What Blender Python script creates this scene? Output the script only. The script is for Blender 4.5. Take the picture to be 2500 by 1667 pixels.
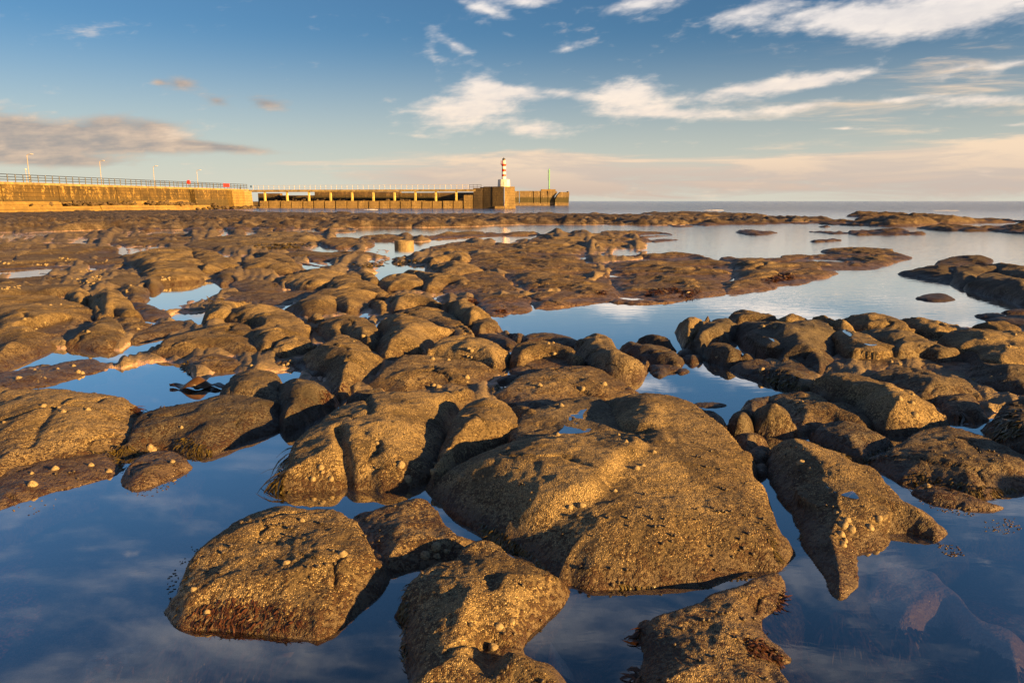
import bpy, math, random
import numpy as np
from mathutils import Vector, Matrix

# ------------------------------------------------------------------ scene, camera, light
scene = bpy.context.scene
for o in list(bpy.data.objects):
    bpy.data.objects.remove(o)
C = scene.collection
random.seed(7)
F, CX, CY, HOR = 1870.0, 1250.0, 833.5, 491.0     # focal length and centre in photo pixels
PITCH = math.atan((CY - HOR) / F)
CAM_H = 1.5
cam_d = bpy.data.cameras.new('camera')
cam_d.sensor_width = 36.0
cam_d.lens = 36.0 * F / 2500.0
cam_d.clip_start = 0.05
cam_d.clip_end = 60000
cam = bpy.data.objects.new('camera', cam_d)
C.objects.link(cam)
cam.location = (0, 0, CAM_H)
cam.rotation_euler = (math.pi / 2 - PITCH, 0, 0)
scene.camera = cam

SUN_EL = math.radians(11.5)
SUN_AZ = math.radians(122)          # clockwise from +Y: to the right and a little behind the camera
SUN_DIR = Vector((math.sin(SUN_AZ) * math.cos(SUN_EL), math.cos(SUN_AZ) * math.cos(SUN_EL), math.sin(SUN_EL)))
sun_d = bpy.data.lights.new('sun', 'SUN')
sun_d.energy = 5.0
sun_d.angle = math.radians(0.5)
sun_d.color = (1.0, 0.55, 0.145)
sun = bpy.data.objects.new('sun', sun_d)
C.objects.link(sun)
sun.rotation_euler = (-SUN_DIR).to_track_quat('-Z', 'Y').to_euler()

scene.view_settings.view_transform = 'Standard'
scene.view_settings.look = 'None'
scene.view_settings.exposure = 1.75
scene.view_settings.gamma = 1.0
scene.view_settings.use_curve_mapping = False
scene.cycles.use_denoising = True
scene.cycles.max_bounces = 6
scene.cycles.transparent_max_bounces = 8


# ------------------------------------------------------------------ node helper
class NT:
    def __init__(self, tree):
        self.t = tree
        self.n = tree.nodes
        self.l = tree.links

    def new(self, typ, **kw):
        nd = self.n.new(typ)
        for k, v in kw.items():
            setattr(nd, k, v)
        return nd

    def put(self, sock, v):
        if isinstance(v, bpy.types.NodeSocket):
            self.l.new(v, sock)
        elif v is not None:
            if sock.type == 'RGBA' and not isinstance(v, (int, float)) and len(v) == 3:
                v = (*v, 1)
            sock.default_value = v

    def m(self, op, a, b=None, c=None, clamp=False):
        nd = self.new('ShaderNodeMath', operation=op, use_clamp=clamp)
        for i, v in enumerate((a, b, c)):
            if v is not None:
                self.put(nd.inputs[i], v)
        return nd.outputs[0]

    def vm(self, op, a, b=None):
        nd = self.new('ShaderNodeVectorMath', operation=op)
        self.put(nd.inputs[0], a)
        if b is not None:
            self.put(nd.inputs[3 if op == 'SCALE' else 1], b)
        return nd.outputs[0]

    def mix(self, f, a, b, blend='MIX'):
        nd = self.new('ShaderNodeMix', data_type='RGBA', blend_type=blend)
        self.put(nd.inputs[0], f)
        self.put(nd.inputs[6], a)
        self.put(nd.inputs[7], b)
        return nd.outputs[2]

    def ss(self, v, lo, hi, a=0.0, b=1.0):
        nd = self.new('ShaderNodeMapRange', interpolation_type='SMOOTHSTEP')
        self.put(nd.inputs[0], v)
        for i, q in enumerate((lo, hi, a, b)):
            self.put(nd.inputs[i + 1], q)
        return nd.outputs[0]

    def noise(self, vec, scale, detail=4.0, rough=0.55, dist=0.0):
        nd = self.new('ShaderNodeTexNoise')
        self.put(nd.inputs['Vector'], vec)
        nd.inputs['Scale'].default_value = scale
        nd.inputs['Detail'].default_value = detail
        nd.inputs['Roughness'].default_value = rough
        nd.inputs['Distortion'].default_value = dist
        return nd.outputs[0]

    def voro(self, vec, scale, feature='F1'):
        nd = self.new('ShaderNodeTexVoronoi', feature=feature)
        self.put(nd.inputs['Vector'], vec)
        nd.inputs['Scale'].default_value = scale
        return nd

    def xyz(self, vec):
        nd = self.new('ShaderNodeSeparateXYZ')
        self.put(nd.inputs[0], vec)
        return nd.outputs

    def comb(self, x, y, z):
        nd = self.new('ShaderNodeCombineXYZ')
        for i, v in enumerate((x, y, z)):
            self.put(nd.inputs[i], v)
        return nd.outputs[0]


def px_dir(x, y):
    """direction of a photo pixel from the camera"""
    a, b = (x - CX) / F, (CY - y) / F
    c, s = math.cos(PITCH), math.sin(PITCH)
    return Vector((a, c + b * s, -s + b * c))


# ------------------------------------------------------------------ sky with drifting cloud
world = bpy.data.worlds.new('World')
scene.world = world
world.use_nodes = True
wt = NT(world.node_tree)
for nd in list(wt.n):
    wt.n.remove(nd)
sky = wt.new('ShaderNodeTexSky', sky_type='NISHITA')
sky.sun_disc = False
sky.sun_elevation = SUN_EL
sky.sun_rotation = SUN_AZ
sky.altitude = 0
sky.air_density = 1.0
sky.dust_density = 0.25
sky.ozone_density = 3.0
SKY_STRENGTH = 0.05
dvec = wt.new('ShaderNodeTexCoord').outputs['Generated']
dx, dy, dz = wt.xyz(dvec)
el = wt.m('ARCSINE', wt.m('MINIMUM', wt.m('MAXIMUM', dz, -1.0), 1.0))
az = wt.m('ARCTAN2', dx, dy)
# wispy noise, stretched along the wind and finer towards the horizon
elc = wt.m('ADD', wt.m('MAXIMUM', dz, 0.0), 0.09)
cp = wt.comb(wt.m('DIVIDE', dx, elc), wt.m('DIVIDE', dy, elc), 0.0)
rot = wt.new('ShaderNodeMapping')
wt.put(rot.inputs[0], cp)
rot.inputs['Rotation'].default_value = (0, 0, math.radians(12))
rot.inputs['Scale'].default_value = (0.8, 1.5, 1)
n1 = wt.noise(rot.outputs[0], 1.9, 5, 0.62, 0.35)
azel = wt.comb(wt.m('MULTIPLY', az, 1.0), wt.m('ADD', wt.m('MULTIPLY', el, 2.6), wt.m('MULTIPLY', az, -0.25)), 0.0)
n2 = wt.noise(azel, 11.0, 5, 0.6, 0.25)
n3 = wt.noise(azel, 36.0, 3, 0.6, 0.2)
nn = wt.m('ADD', wt.m('MULTIPLY', n1, 0.30), wt.m('ADD', wt.m('MULTIPLY', n2, 0.45), wt.m('MULTIPLY', n3, 0.31)))
nn = wt.m('SUBTRACT', nn, 0.52)


azelv = wt.comb(az, el, 0.0)


def cloud_field(blobs):
    tot = None
    for (x, y, rx, ry, tilt, amp) in blobs:
        d0 = px_dir(x, y).normalized()
        a0, e0 = math.atan2(d0.x, d0.y), math.asin(d0.z)
        d1 = px_dir(x + rx, y).normalized()
        ra = abs(math.atan2(d1.x, d1.y) - a0)
        d2 = px_dir(x, y - ry).normalized()
        re_ = abs(math.asin(d2.z) - e0)
        mp = wt.new('ShaderNodeMapping', vector_type='TEXTURE')
        wt.put(mp.inputs[0], azelv)
        mp.inputs['Location'].default_value = (a0, e0, 0)
        mp.inputs['Rotation'].default_value = (0, 0, math.radians(tilt))
        mp.inputs['Scale'].default_value = (ra * 2.3, re_ * 2.3, 1)
        gr = wt.new('ShaderNodeTexGradient', gradient_type='QUADRATIC_SPHERE')
        wt.put(gr.inputs[0], mp.outputs[0])
        g = wt.m('MULTIPLY', gr.outputs[1], amp * 1.35)
        tot = g if tot is None else wt.m('ADD', tot, g)
    return tot


WHITE = [(1140, 270, 110, 42, 8, .95), (1180, 215, 60, 30, -25, .55), (1310, 318, 75, 20, 0, .8), (1270, 225, 60, 16, -8, .6), (1370, 228, 60, 13, -6, .5),
         (1390, 118, 42, 10, 10, .55), (1180, 22, 50, 14, -16, .7), (1110, 110, 70, 16, -30, .42), (1060, 150, 20, 50, 15, .3), (1560, 12, 90, 26, 6, .8), (1280, 5, 70, 16, 0, .55),
         (1830, 25, 90, 24, 12, .75), (2080, 42, 200, 36, -4, .95), (2350, 30, 220, 50, 4, .95), (1530, 232, 90, 32, 4, .9), (1640, 278, 170, 15, -2, .85),
         (1830, 218, 160, 18, 6, .85), (2010, 196, 120, 16, 9, .75), (1950, 262, 120, 14, 6, .65), (2190, 244, 80, 8, 3, .55), (2400, 244, 130, 14, -2, .75),
         (2350, 165, 80, 12, 6, .5), (2060, 314, 55, 4, -2, .55), (2470, 306, 50, 6, 0, .5), (2480, 155, 60, 10, 8, .5), (1230, 80, 70, 14, -20, .35)]
LOW = [(2600, 425, 900, 58, 2.5, 1.0), (2100, 396, 340, 26, 3, .7), (1500, 425, 420, 48, -1.5, .85), (1330, 385, 130, 20, -2, .45), (1050, 430, 300, 40, 0, .55), (1000, 360, 180, 16, 3, .3), (700, 395, 60, 6, 0, .3), (2350, 250, 620, 150, 0, .34)]
GREY = [(30, 330, 130, 42, -6, 1.0), (190, 345, 170, 30, -4, .9), (400, 352, 190, 18, -2, .85), (250, 300, 70, 22, 6, .65), (370, 310, 75, 20, 0, .7), (560, 362, 90, 8, -4, .5),
        (60, 390, 170, 16, -2, .55), (200, 395, 120, 14, 0, .4), (445, 205, 40, 16, 0, .72), (388, 202, 18, 9, 0, .5), (530, 247, 34, 14, -10, .6), (650, 253, 56, 17, -6, .68),
        (-160, 335, 160, 40, 0, .9), (795, 266, 30, 8, 0, .3)]
n4 = wt.noise(wt.comb(az, wt.m('MULTIPLY', el, 9.0), 3.7), 5.5, 5, 0.6, 0.5)
fw, fl, fg = cloud_field(WHITE), cloud_field(LOW), cloud_field(GREY)
mw = wt.ss(wt.m('ADD', fw, wt.m('MULTIPLY', nn, 2.5)), 0.14, 0.95)
ml = wt.ss(wt.m('ADD', fl, wt.m('MULTIPLY', wt.m('SUBTRACT', n4, 0.5), 2.2)), 0.20, 0.85)
ml = wt.m('MULTIPLY', ml, wt.ss(fl, 0.02, 0.25))
mg = wt.ss(wt.m('ADD', fg, wt.m('MULTIPLY', nn, 1.9)), 0.12, 0.85)
# thin cloud goes on out of view, thickened to pale the pool reflections
rest = wt.ss(wt.m('ADD', n1, wt.m('MULTIPLY', n2, 0.25)), 0.58, 0.86, 0.0, 0.42)
far_el = wt.ss(el, 0.25, 0.40)
rest = wt.m('MULTIPLY', rest, wt.m('MAXIMUM', far_el, wt.ss(wt.m('ABSOLUTE', az), 0.62, 0.85)))
mw = wt.m('MAXIMUM', mw, rest)
skyc = wt.mix(1.0, sky.outputs[0], tuple(SKY_STRENGTH * v for v in (0.44, 0.60, 0.71)), 'MULTIPLY')
shade = wt.ss(nn, -0.12, 0.16)
elw = wt.ss(el, 0.02, 0.24)
wcol = wt.mix(elw, (0.40, 0.315, 0.235), (0.37, 0.34, 0.315))
wcol = wt.mix(wt.m('MULTIPLY', wt.m('SUBTRACT', 1.0, shade), 0.35), wcol, (0.19, 0.19, 0.21))
lcol = wt.mix(wt.ss(el, 0.0, 0.065), (0.225, 0.172, 0.142), (0.36, 0.270, 0.190))
lcol = wt.mix(wt.ss(n4, 0.62, 0.40, 0.0, 0.55), lcol, (0.19, 0.165, 0.155))
gcol = wt.mix(shade, (0.125, 0.110, 0.105), (0.27, 0.195, 0.140))
# warm air along the horizon
out = wt.mix(wt.m('MULTIPLY', wt.ss(el, 0.21, -0.03), 0.9), skyc, (0.27, 0.255, 0.215))
out = wt.mix(wt.m('MULTIPLY', ml, 0.85), out, lcol)
out = wt.mix(wt.m('MULTIPLY', mg, 0.85), out, gcol)
out = wt.mix(wt.m('MULTIPLY', mw, 0.90), out, wcol)
bg = wt.new('ShaderNodeBackground')
wt.put(bg.inputs[0], out)
bg.inputs[1].default_value = 0.83
wo = wt.new('ShaderNodeOutputWorld')
wt.l.new(bg.outputs[0], wo.inputs[0])
world.cycles.sampling_method = 'NONE'      # an even sky: sampled by the surfaces


# ------------------------------------------------------------------ materials
def new_mat(name):
    mt = bpy.data.materials.new(name)
    mt.use_nodes = True
    t = NT(mt.node_tree)
    b = t.n['Principled BSDF']
    return mt, t, b


def rock_material(name, dark, mid, light, barn, barn_amt, wet, weed=0.0, bscale=150.0, tide=0.05):
    """weathered sandstone: mottled stone, a crust of barnacles in patches, an algae and wet zone along the water"""
    mt, t, b = new_mat(name)
    geo = t.new('ShaderNodeNewGeometry')
    pos = geo.outputs['Position']
    px, py, pz = t.xyz(pos)
    rnd = t.new('ShaderNodeObjectInfo').outputs['Random']
    off = t.vm('ADD', pos, t.comb(t.m('MULTIPLY', rnd, 31.0), t.m('MULTIPLY', rnd, 17.0), 0.0))
    na = t.noise(off, 2.3, 3, 0.6)
    nb = t.noise(off, 11.0, 4, 0.62, 0.0)
    nc = t.noise(off, 60.0, 3, 0.65)
    nd = t.noise(off, 330.0, 1, 0.6)
    col = t.mix(t.ss(na, 0.36, 0.66), dark, mid)
    col = t.mix(t.ss(nb, 0.50, 0.74, 0, 0.8), col, light)
    col = t.mix(t.ss(nc, 0.40, 0.66, 0, 0.55), col, tuple(v * 0.45 for v in dark))
    # every stone has its own tone
    tone = t.m('ADD', 0.80, t.m('MULTIPLY', t.m('FRACT', t.m('MULTIPLY', rnd, 3.77)), 0.42))
    col = t.mix(1.0, col, t.comb(tone, tone, t.m('MULTIPLY', tone, 0.98)), 'MULTIPLY')
    # barnacles: cells of two sizes, in patches
    v1 = t.voro(off, bscale)
    vr1 = t.xyz(v1.outputs['Color'])[0]
    vr2 = t.xyz(v1.outputs['Color'])[1]
    patch = t.m('ADD', t.m('MULTIPLY', t.ss(na, 0.40, 0.58), 0.62), t.m('MULTIPLY', t.ss(nb, 0.40, 0.62), 0.48))
    patch = t.m('MULTIPLY', patch, t.m('MULTIPLY', barn_amt, t.m('ADD', 0.62, t.m('MULTIPLY', t.m('FRACT', t.m('MULTIPLY', rnd, 7.31)), 0.7))))
    patch = t.m('MULTIPLY', patch, t.ss(pz, 0.03, 0.10, 0.15, 1.0))
    s1 = t.m('MULTIPLY', t.ss(v1.outputs['Distance'], 0.52, 0.22), t.ss(t.m('SUBTRACT', patch, vr1), -0.08, 0.08))
    sp = s1
    bc = t.mix(vr2, tuple(v * 0.72 for v in barn), barn)
    col = t.mix(t.m('MULTIPLY', sp, 0.9), col, bc)
    # algae film and the wet pink rim by the water
    zz = t.m('ADD', pz, t.m('MULTIPLY', t.m('SUBTRACT', nb, 0.5), 0.10))
    alg = t.ss(zz, tide + 0.03, tide - 0.03)
    col = t.mix(t.m('MULTIPLY', alg, 0.75), col, wet)
    weedm = t.m('MULTIPLY', t.ss(t.m('ADD', nc, t.m('MULTIPLY', nb, 0.9)), 0.92, 1.06), t.ss(zz, tide + 0.16, tide + 0.02, weed, 1.0))
    col = t.mix(t.m('MULTIPLY', weedm, 0.85), col, t.mix(t.ss(nd, 0.4, 0.6), (0.016, 0.010, 0.006), (0.060, 0.022, 0.010)))
    t.put(b.inputs['Base Color'], col)
    t.put(b.inputs['Roughness'], t.mix(t.ss(zz, tide + 0.07, tide - 0.04), (0.80,) * 3, (0.38,) * 3))
    b.inputs['Specular IOR Level'].default_value = 0.35
    hgt = t.m('ADD', t.m('MULTIPLY', sp, 0.0050), t.m('ADD', t.m('MULTIPLY', nc, 0.010), t.m('ADD', t.m('MULTIPLY', nb, 0.03), t.m('MULTIPLY', nd, 0.004))))
    hgt = t.m('ADD', hgt, t.m('MULTIPLY', weedm, 0.006))
    bp = t.new('ShaderNodeBump')
    bp.inputs['Strength'].default_value = 0.85
    bp.inputs['Distance'].default_value = 1.0
    t.put(bp.inputs['Height'], hgt)
    t.put(b.inputs['Normal'], bp.outputs[0])
    return mt


M = {}
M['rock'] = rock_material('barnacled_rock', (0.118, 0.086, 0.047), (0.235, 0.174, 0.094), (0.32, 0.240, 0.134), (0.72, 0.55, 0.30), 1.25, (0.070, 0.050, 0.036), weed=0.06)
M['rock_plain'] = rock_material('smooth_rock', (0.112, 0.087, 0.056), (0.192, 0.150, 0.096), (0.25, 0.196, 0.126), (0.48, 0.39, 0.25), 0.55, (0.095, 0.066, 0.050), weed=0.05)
M['rock_dark'] = rock_material('dark_rock', (0.060, 0.050, 0.039), (0.125, 0.102, 0.076), (0.17, 0.140, 0.104), (0.42, 0.36, 0.26), 0.42, (0.050, 0.037, 0.029), weed=0.05)  # dark stone; on the right outcrop its tone stands in for shade
M['ledge'] = rock_material('ledge_rock', (0.118, 0.085, 0.048), (0.240, 0.176, 0.100), (0.32, 0.240, 0.140), (0.50, 0.41, 0.27), 0.9, (0.165, 0.108, 0.076), weed=0.15, bscale=60)
M['flat'] = rock_material('wet_flat_rock', (0.118, 0.090, 0.060), (0.215, 0.168, 0.112), (0.29, 0.228, 0.152), (0.48, 0.40, 0.28), 0.6, (0.14, 0.102, 0.075), weed=0.2, bscale=60, tide=0.02)
M['reef'] = rock_material('weedy_reef', (0.082, 0.060, 0.038), (0.195, 0.146, 0.090), (0.27, 0.205, 0.13), (0.40, 0.32, 0.20), 0.5, (0.10, 0.070, 0.046), weed=0.8, bscale=20, tide=0.12)


def seabed_material():
    mt, t, b = new_mat('shore_floor')
    pos = t.new('ShaderNodeNewGeometry').outputs['Position']
    px, py, pz = t.xyz(pos)
    na = t.noise(pos, 1.6, 3, 0.6, 0.0)
    nb = t.noise(pos, 9.0, 4, 0.65, 0.0)
    nc = t.noise(pos, 70.0, 2, 0.7)
    rock = t.mix(t.ss(nb, 0.35, 0.65), (0.135, 0.102, 0.064), (0.29, 0.226, 0.146))
    sand = t.mix(t.ss(nc, 0.3, 0.7), (0.44, 0.29, 0.21), (0.56, 0.39, 0.29))
    weed = t.mix(t.ss(nc, 0.42, 0.62), (0.030, 0.016, 0.013), (0.24, 0.095, 0.070))
    zz = t.m('ADD', pz, t.m('MULTIPLY', t.m('SUBTRACT', nb, 0.5), 0.10))
    col = t.mix(t.ss(zz, -0.135, -0.085), weed, sand)
    col = t.mix(t.ss(zz, 0.0, 0.03), col, rock)
    fw_ = t.m('MULTIPLY', t.ss(t.m('ADD', nb, t.m('MULTIPLY', na, 0.6)), 0.74, 0.86), t.ss(pz, 0.0, 0.03))
    fw_ = t.m('MULTIPLY', fw_, t.ss(py, 12.0, 55.0, 0.35, 1.0))
    col = t.mix(fw_, col, t.mix(t.ss(nc, 0.42, 0.62), (0.018, 0.012, 0.008), (0.07, 0.032, 0.014)))
    nf = t.noise(pos, 0.75, 5, 0.68, 0.3)
    farm = t.m('MULTIPLY', t.ss(nf, 0.47, 0.56), t.ss(py, 24.0, 60.0))
    col = t.mix(t.m('MULTIPLY', farm, t.ss(pz, -0.02, 0.04)), col, t.mix(t.ss(nb, 0.42, 0.6), (0.014, 0.010, 0.007), (0.060, 0.034, 0.016)))
    t.put(b.inputs['Base Color'], col)
    t.put(b.inputs['Roughness'], t.mix(t.ss(zz, -0.01, 0.04), (0.35,) * 3, (0.80,) * 3))
    bp = t.new('ShaderNodeBump')
    bp.inputs['Strength'].default_value = 0.8
    bp.inputs['Distance'].default_value = 1.0
    t.put(bp.inputs['Height'], t.m('ADD', t.m('MULTIPLY', nb, 0.05), t.m('MULTIPLY', nc, 0.010)))
    t.put(b.inputs['Normal'], bp.outputs[0])
    return mt


M['floor'] = seabed_material()


def water_material(name, calm):
    mt = bpy.data.materials.new(name)
    mt.use_nodes = True
    t = NT(mt.node_tree)
    t.n.clear()
    pos = t.new('ShaderNodeNewGeometry').outputs['Position']
    px, py, pz = t.xyz(pos)
    nrm = None
    bp = t.new('ShaderNodeBump')
    bp.inputs['Distance'].default_value = 1.0
    bp.inputs['Strength'].default_value = 1.0
    if calm:
        h = t.m('MULTIPLY', t.noise(pos, 9.0, 2, 0.5), 0.0006)
    else:
        q = t.new('ShaderNodeMapping')
        t.put(q.inputs[0], pos)
        q.inputs['Rotation'].default_value = (0, 0, math.radians(-14))
        q.inputs['Scale'].default_value = (0.45, 1.0, 1.0)
        w1 = t.noise(q.outputs[0], 6.5, 3, 0.55, 0.6)
        w2 = t.noise(q.outputs[0], 0.55, 5, 0.6, 0.8)
        w3 = t.noise(q.outputs[0], 2.0, 4, 0.6, 0.5)
        # open water is livelier than the sheltered pools
        a1 = t.ss(py, 8.0, 22.0, 0.0004, 0.0085)
        a2 = t.ss(py, 40.0, 160.0, 0.0, 1.0)
        a3 = t.ss(py, 14.0, 60.0, 0.0, 0.045)
        lee = t.ss(t.m('ADD', px, t.m('MULTIPLY', t.noise(pos, 0.35, 3), 3.0)), -0.5, 4.5, 0.25, 1.0)
        h = t.m('ADD', t.m('MULTIPLY', t.m('MULTIPLY', w1, a1), lee), t.m('ADD', t.m('MULTIPLY', w2, a2), t.m('MULTIPLY', t.m('MULTIPLY', w3, a3), lee)))
    t.put(bp.inputs['Height'], h)
    fr = t.new('ShaderNodeLayerWeight')
    fr.inputs['Blend'].default_value = 0.5
    t.put(fr.inputs['Normal'], bp.outputs[0])
    refl = t.m('MULTIPLY', t.m('SUBTRACT', fr.outputs['Facing'], 0.32), 1.85, clamp=True)
    refl = t.m('MAXIMUM', refl, 0.03)
    gl = t.new('ShaderNodeBsdfGlossy')
    t.put(gl.inputs['Color'], (1, 1, 1))
    if calm:
        gl.inputs['Roughness'].default_value = 0.02
    else:
        t.put(gl.inputs['Roughness'], t.ss(py, 6.0, 60.0, 0.02, 0.10))
    t.put(gl.inputs['Normal'], bp.outputs[0])
    tr = t.new('ShaderNodeBsdfTransparent')
    t.put(tr.inputs['Color'], (0.80, 0.80, 0.78))
    mx = t.new('ShaderNodeMixShader')
    t.put(mx.inputs[0], refl)
    t.l.new(tr.outputs[0], mx.inputs[1])
    t.l.new(gl.outputs[0], mx.inputs[2])
    o = t.new('ShaderNodeOutputMaterial')
    t.l.new(mx.outputs[0], o.inputs[0])
    return mt


M['sea'] = water_material('sea_water', False)
M['pool'] = water_material('pool_water', True)


def simple(name, col, rough=0.6, var=0.25, scale=6.0, metal=0.0, bump=0.0, col2=None, streak=False):
    mt, t, b = new_mat(name)
    pos = t.new('ShaderNodeNewGeometry').outputs['Position']
    v = pos
    if streak:
        q = t.new('ShaderNodeMapping')
        t.put(q.inputs[0], pos)
        q.inputs['Scale'].default_value = (1, 1, 0.18)
        v = q.outputs[0]
    n = t.noise(v, scale, 7, 0.65, 0.3)
    c = t.mix(t.ss(n, 0.32, 0.68), tuple(x * (1 - var) for x in col), col2 or tuple(min(1, x * (1 + var)) for x in col))
    t.put(b.inputs['Base Color'], c)
    b.inputs['Roughness'].default_value = rough
    b.inputs['Metallic'].default_value = metal
    if bump:
        bp = t.new('ShaderNodeBump')
        bp.inputs['Strength'].default_value = 0.7
        bp.inputs['Distance'].default_value = bump
        t.put(bp.inputs['Height'], n)
        t.put(b.inputs['Normal'], bp.outputs[0])
    return mt


def masonry(name, base, pale, stain, moss, tide_z, moss_z):
    """old concrete and sandstone: pale lime bloom, streaks, weed and tide stains low down"""
    mt, t, b = new_mat(name)
    pos = t.new('ShaderNodeNewGeometry').outputs['Position']
    px, py, pz = t.xyz(pos)
    q = t.new('ShaderNodeMapping')
    t.put(q.inputs[0], pos)
    q.inputs['Scale'].default_value = (1, 1, 0.22)
    ns = t.noise(q.outputs[0], 1.1, 8, 0.7, 0.3)
    na = t.noise(pos, 0.45, 7, 0.65, 0.4)
    nb = t.noise(pos, 3.5, 8, 0.7, 0.3)
    c = t.mix(t.ss(na, 0.35, 0.65), base, stain)
    c = t.mix(t.m('MULTIPLY', t.ss(ns, 0.50, 0.62), t.ss(nb, 0.42, 0.62)), c, pale)
    lines = t.ss(t.m('FRACT', t.m('ADD', t.m('MULTIPLY', pz, 1.9), t.m('MULTIPLY', nb, 0.12))), 0.88, 0.96, 0.0, 0.7)
    c = t.mix(lines, c, tuple(v * 0.4 for v in stain))
    zz = t.m('ADD', pz, t.m('MULTIPLY', t.m('SUBTRACT', nb, 0.5), 1.1))
    mband = t.m('MULTIPLY', t.ss(zz, moss_z + 0.7, moss_z), t.ss(zz, tide_z - 0.2, tide_z + 0.2))
    c = t.mix(t.m('MULTIPLY', mband, 0.85), c, moss)
    t.put(b.inputs['Base Color'], c)
    b.inputs['Roughness'].default_value = 0.85
    bp = t.new('ShaderNodeBump')
    bp.inputs['Strength'].default_value = 0.6
    bp.inputs['Distance'].default_value = 0.25
    t.put(bp.inputs['Height'], t.m('ADD', nb, t.m('MULTIPLY', lines, -0.4)))
    t.put(b.inputs['Normal'], bp.outputs[0])
    return mt


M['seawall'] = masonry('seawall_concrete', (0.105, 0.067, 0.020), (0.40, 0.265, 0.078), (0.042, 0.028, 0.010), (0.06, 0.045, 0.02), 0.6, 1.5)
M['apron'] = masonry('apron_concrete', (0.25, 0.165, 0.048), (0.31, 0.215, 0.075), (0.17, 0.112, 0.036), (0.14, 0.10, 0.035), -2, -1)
M['pier'] = masonry('pier_concrete', (0.135, 0.094, 0.046), (0.27, 0.195, 0.095), (0.080, 0.057, 0.030), (0.15, 0.105, 0.05), -2, -0.5)
M['panel'] = masonry('quay_panel_concrete', (0.27, 0.185, 0.075), (0.36, 0.255, 0.11), (0.19, 0.130, 0.052), (0.15, 0.105, 0.05), -2, -0.8)
M['mole'] = masonry('breakwater_concrete', (0.19, 0.135, 0.072), (0.42, 0.32, 0.18), (0.12, 0.085, 0.045), (0.045, 0.042, 0.016), 1.0, 2.4)
M['pillar'] = simple('pillar_concrete', (0.50, 0.40, 0.14), 0.8, 0.3, 2.0, bump=0.05)
M['deck'] = simple('deck_concrete', (0.24, 0.18, 0.085), 0.85, 0.4, 1.2, bump=0.1)
M['backwall'] = masonry('back_wall_stone', (0.13, 0.088, 0.048), (0.26, 0.175, 0.09), (0.08, 0.055, 0.034), (0.05, 0.042, 0.018), 0.5, 2.2)
M['rubble'] = simple('rubble_stone', (0.085, 0.060, 0.036), 0.9, 0.5, 3.0, bump=0.2)
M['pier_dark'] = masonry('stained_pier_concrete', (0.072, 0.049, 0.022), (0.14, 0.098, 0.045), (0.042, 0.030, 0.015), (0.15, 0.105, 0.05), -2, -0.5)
M['head_lit'] = masonry('lit_pier_head_concrete', (0.165, 0.115, 0.050), (0.28, 0.20, 0.09), (0.105, 0.074, 0.034), (0.15, 0.105, 0.05), -2, -0.5)  # lighter concrete: sunlight on the right face is put into the colour
M['bank'] = simple('bank_stone', (0.10, 0.07, 0.042), 0.9, 0.5, 2.0, bump=0.3)
M['rail_dark'] = simple('dark_blue_rail_paint', (0.018, 0.024, 0.045), 0.5, 0.3, 4.0)
M['rail_pale'] = simple('pale_rail_paint', (0.48, 0.42, 0.33), 0.5, 0.15, 4.0)
M['lamp_paint'] = simple('lamp_post_paint', (0.36, 0.32, 0.26), 0.5, 0.15, 3.0)
M['glass_lamp'] = simple('lamp_glass', (0.75, 0.74, 0.70), 0.15, 0.05, 5.0)
M['white'] = simple('white_paint', (0.80, 0.77, 0.70), 0.55, 0.10, 2.5, col2=(0.82, 0.80, 0.76))
M['white_base'] = simple('weathered_white_paint', (0.76, 0.72, 0.62), 0.65, 0.30, 1.6, col2=(0.80, 0.77, 0.70), streak=True)
M['red'] = simple('red_paint', (0.50, 0.035, 0.018), 0.5, 0.25, 3.0)
M['sign_red'] = simple('red_board', (0.62, 0.028, 0.022), 0.5, 0.12, 3.0)
M['black'] = simple('black_iron', (0.03, 0.028, 0.026), 0.5, 0.3, 5.0)
M['green'] = simple('green_paint', (0.10, 0.36, 0.17), 0.5, 0.2, 3.0)
M['blue'] = simple('blue_board', (0.05, 0.11, 0.25), 0.5, 0.2, 3.0)
M['drum'] = simple('concrete_drum', (0.19, 0.145, 0.085), 0.85, 0.35, 9.0, bump=0.04)
M['foam'] = simple('sea_foam', (0.82, 0.82, 0.84), 0.8, 0.08, 8.0)
M['limpet'] = simple('limpet_shell', (0.20, 0.155, 0.095), 0.8, 0.45, 120.0, bump=0.004, col2=(0.33, 0.26, 0.155))
M['winkle'] = simple('periwinkle_shell', (0.060, 0.046, 0.034), 0.4, 0.5, 60.0, bump=0.002)
M['wrack'] = simple('brown_wrack', (0.030, 0.023, 0.008), 0.3, 0.5, 30.0, col2=(0.105, 0.078, 0.018))
M['redweed'] = simple('red_weed', (0.030, 0.012, 0.006), 0.5, 0.5, 60.0, col2=(0.085, 0.030, 0.010))
M['kelp'] = simple('kelp_blade', (0.060, 0.032, 0.010), 0.3, 0.4, 12.0)


# ------------------------------------------------------------------ geometry helpers
CROPS = {'N': (0, 0, 1.0), 'L': (0, 500, 2.834), 'M': (830, 500, 2.834), 'R': (1660, 500, 2.8),
         'A': (0, 900, 2.0444), 'B': (600, 900, 2.0444), 'C': (1300, 900, 2.0443), 'D': (1750, 900, 2.044)}


def P(s):
    """'L 10,20 30,40 M 5,6' -> photo pixels; a letter names the enlargement the numbers were read from"""
    out, cur = [], 'N'
    for tok in s.split():
        if tok in CROPS:
            cur = tok
            continue
        x, y = (float(v) for v in tok.split(','))
        ox, oy, sc = CROPS[cur]
        out.append((ox + x / sc, oy + y / sc))
    return np.array(out)


_c, _s = math.cos(PITCH), math.sin(PITCH)


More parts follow.
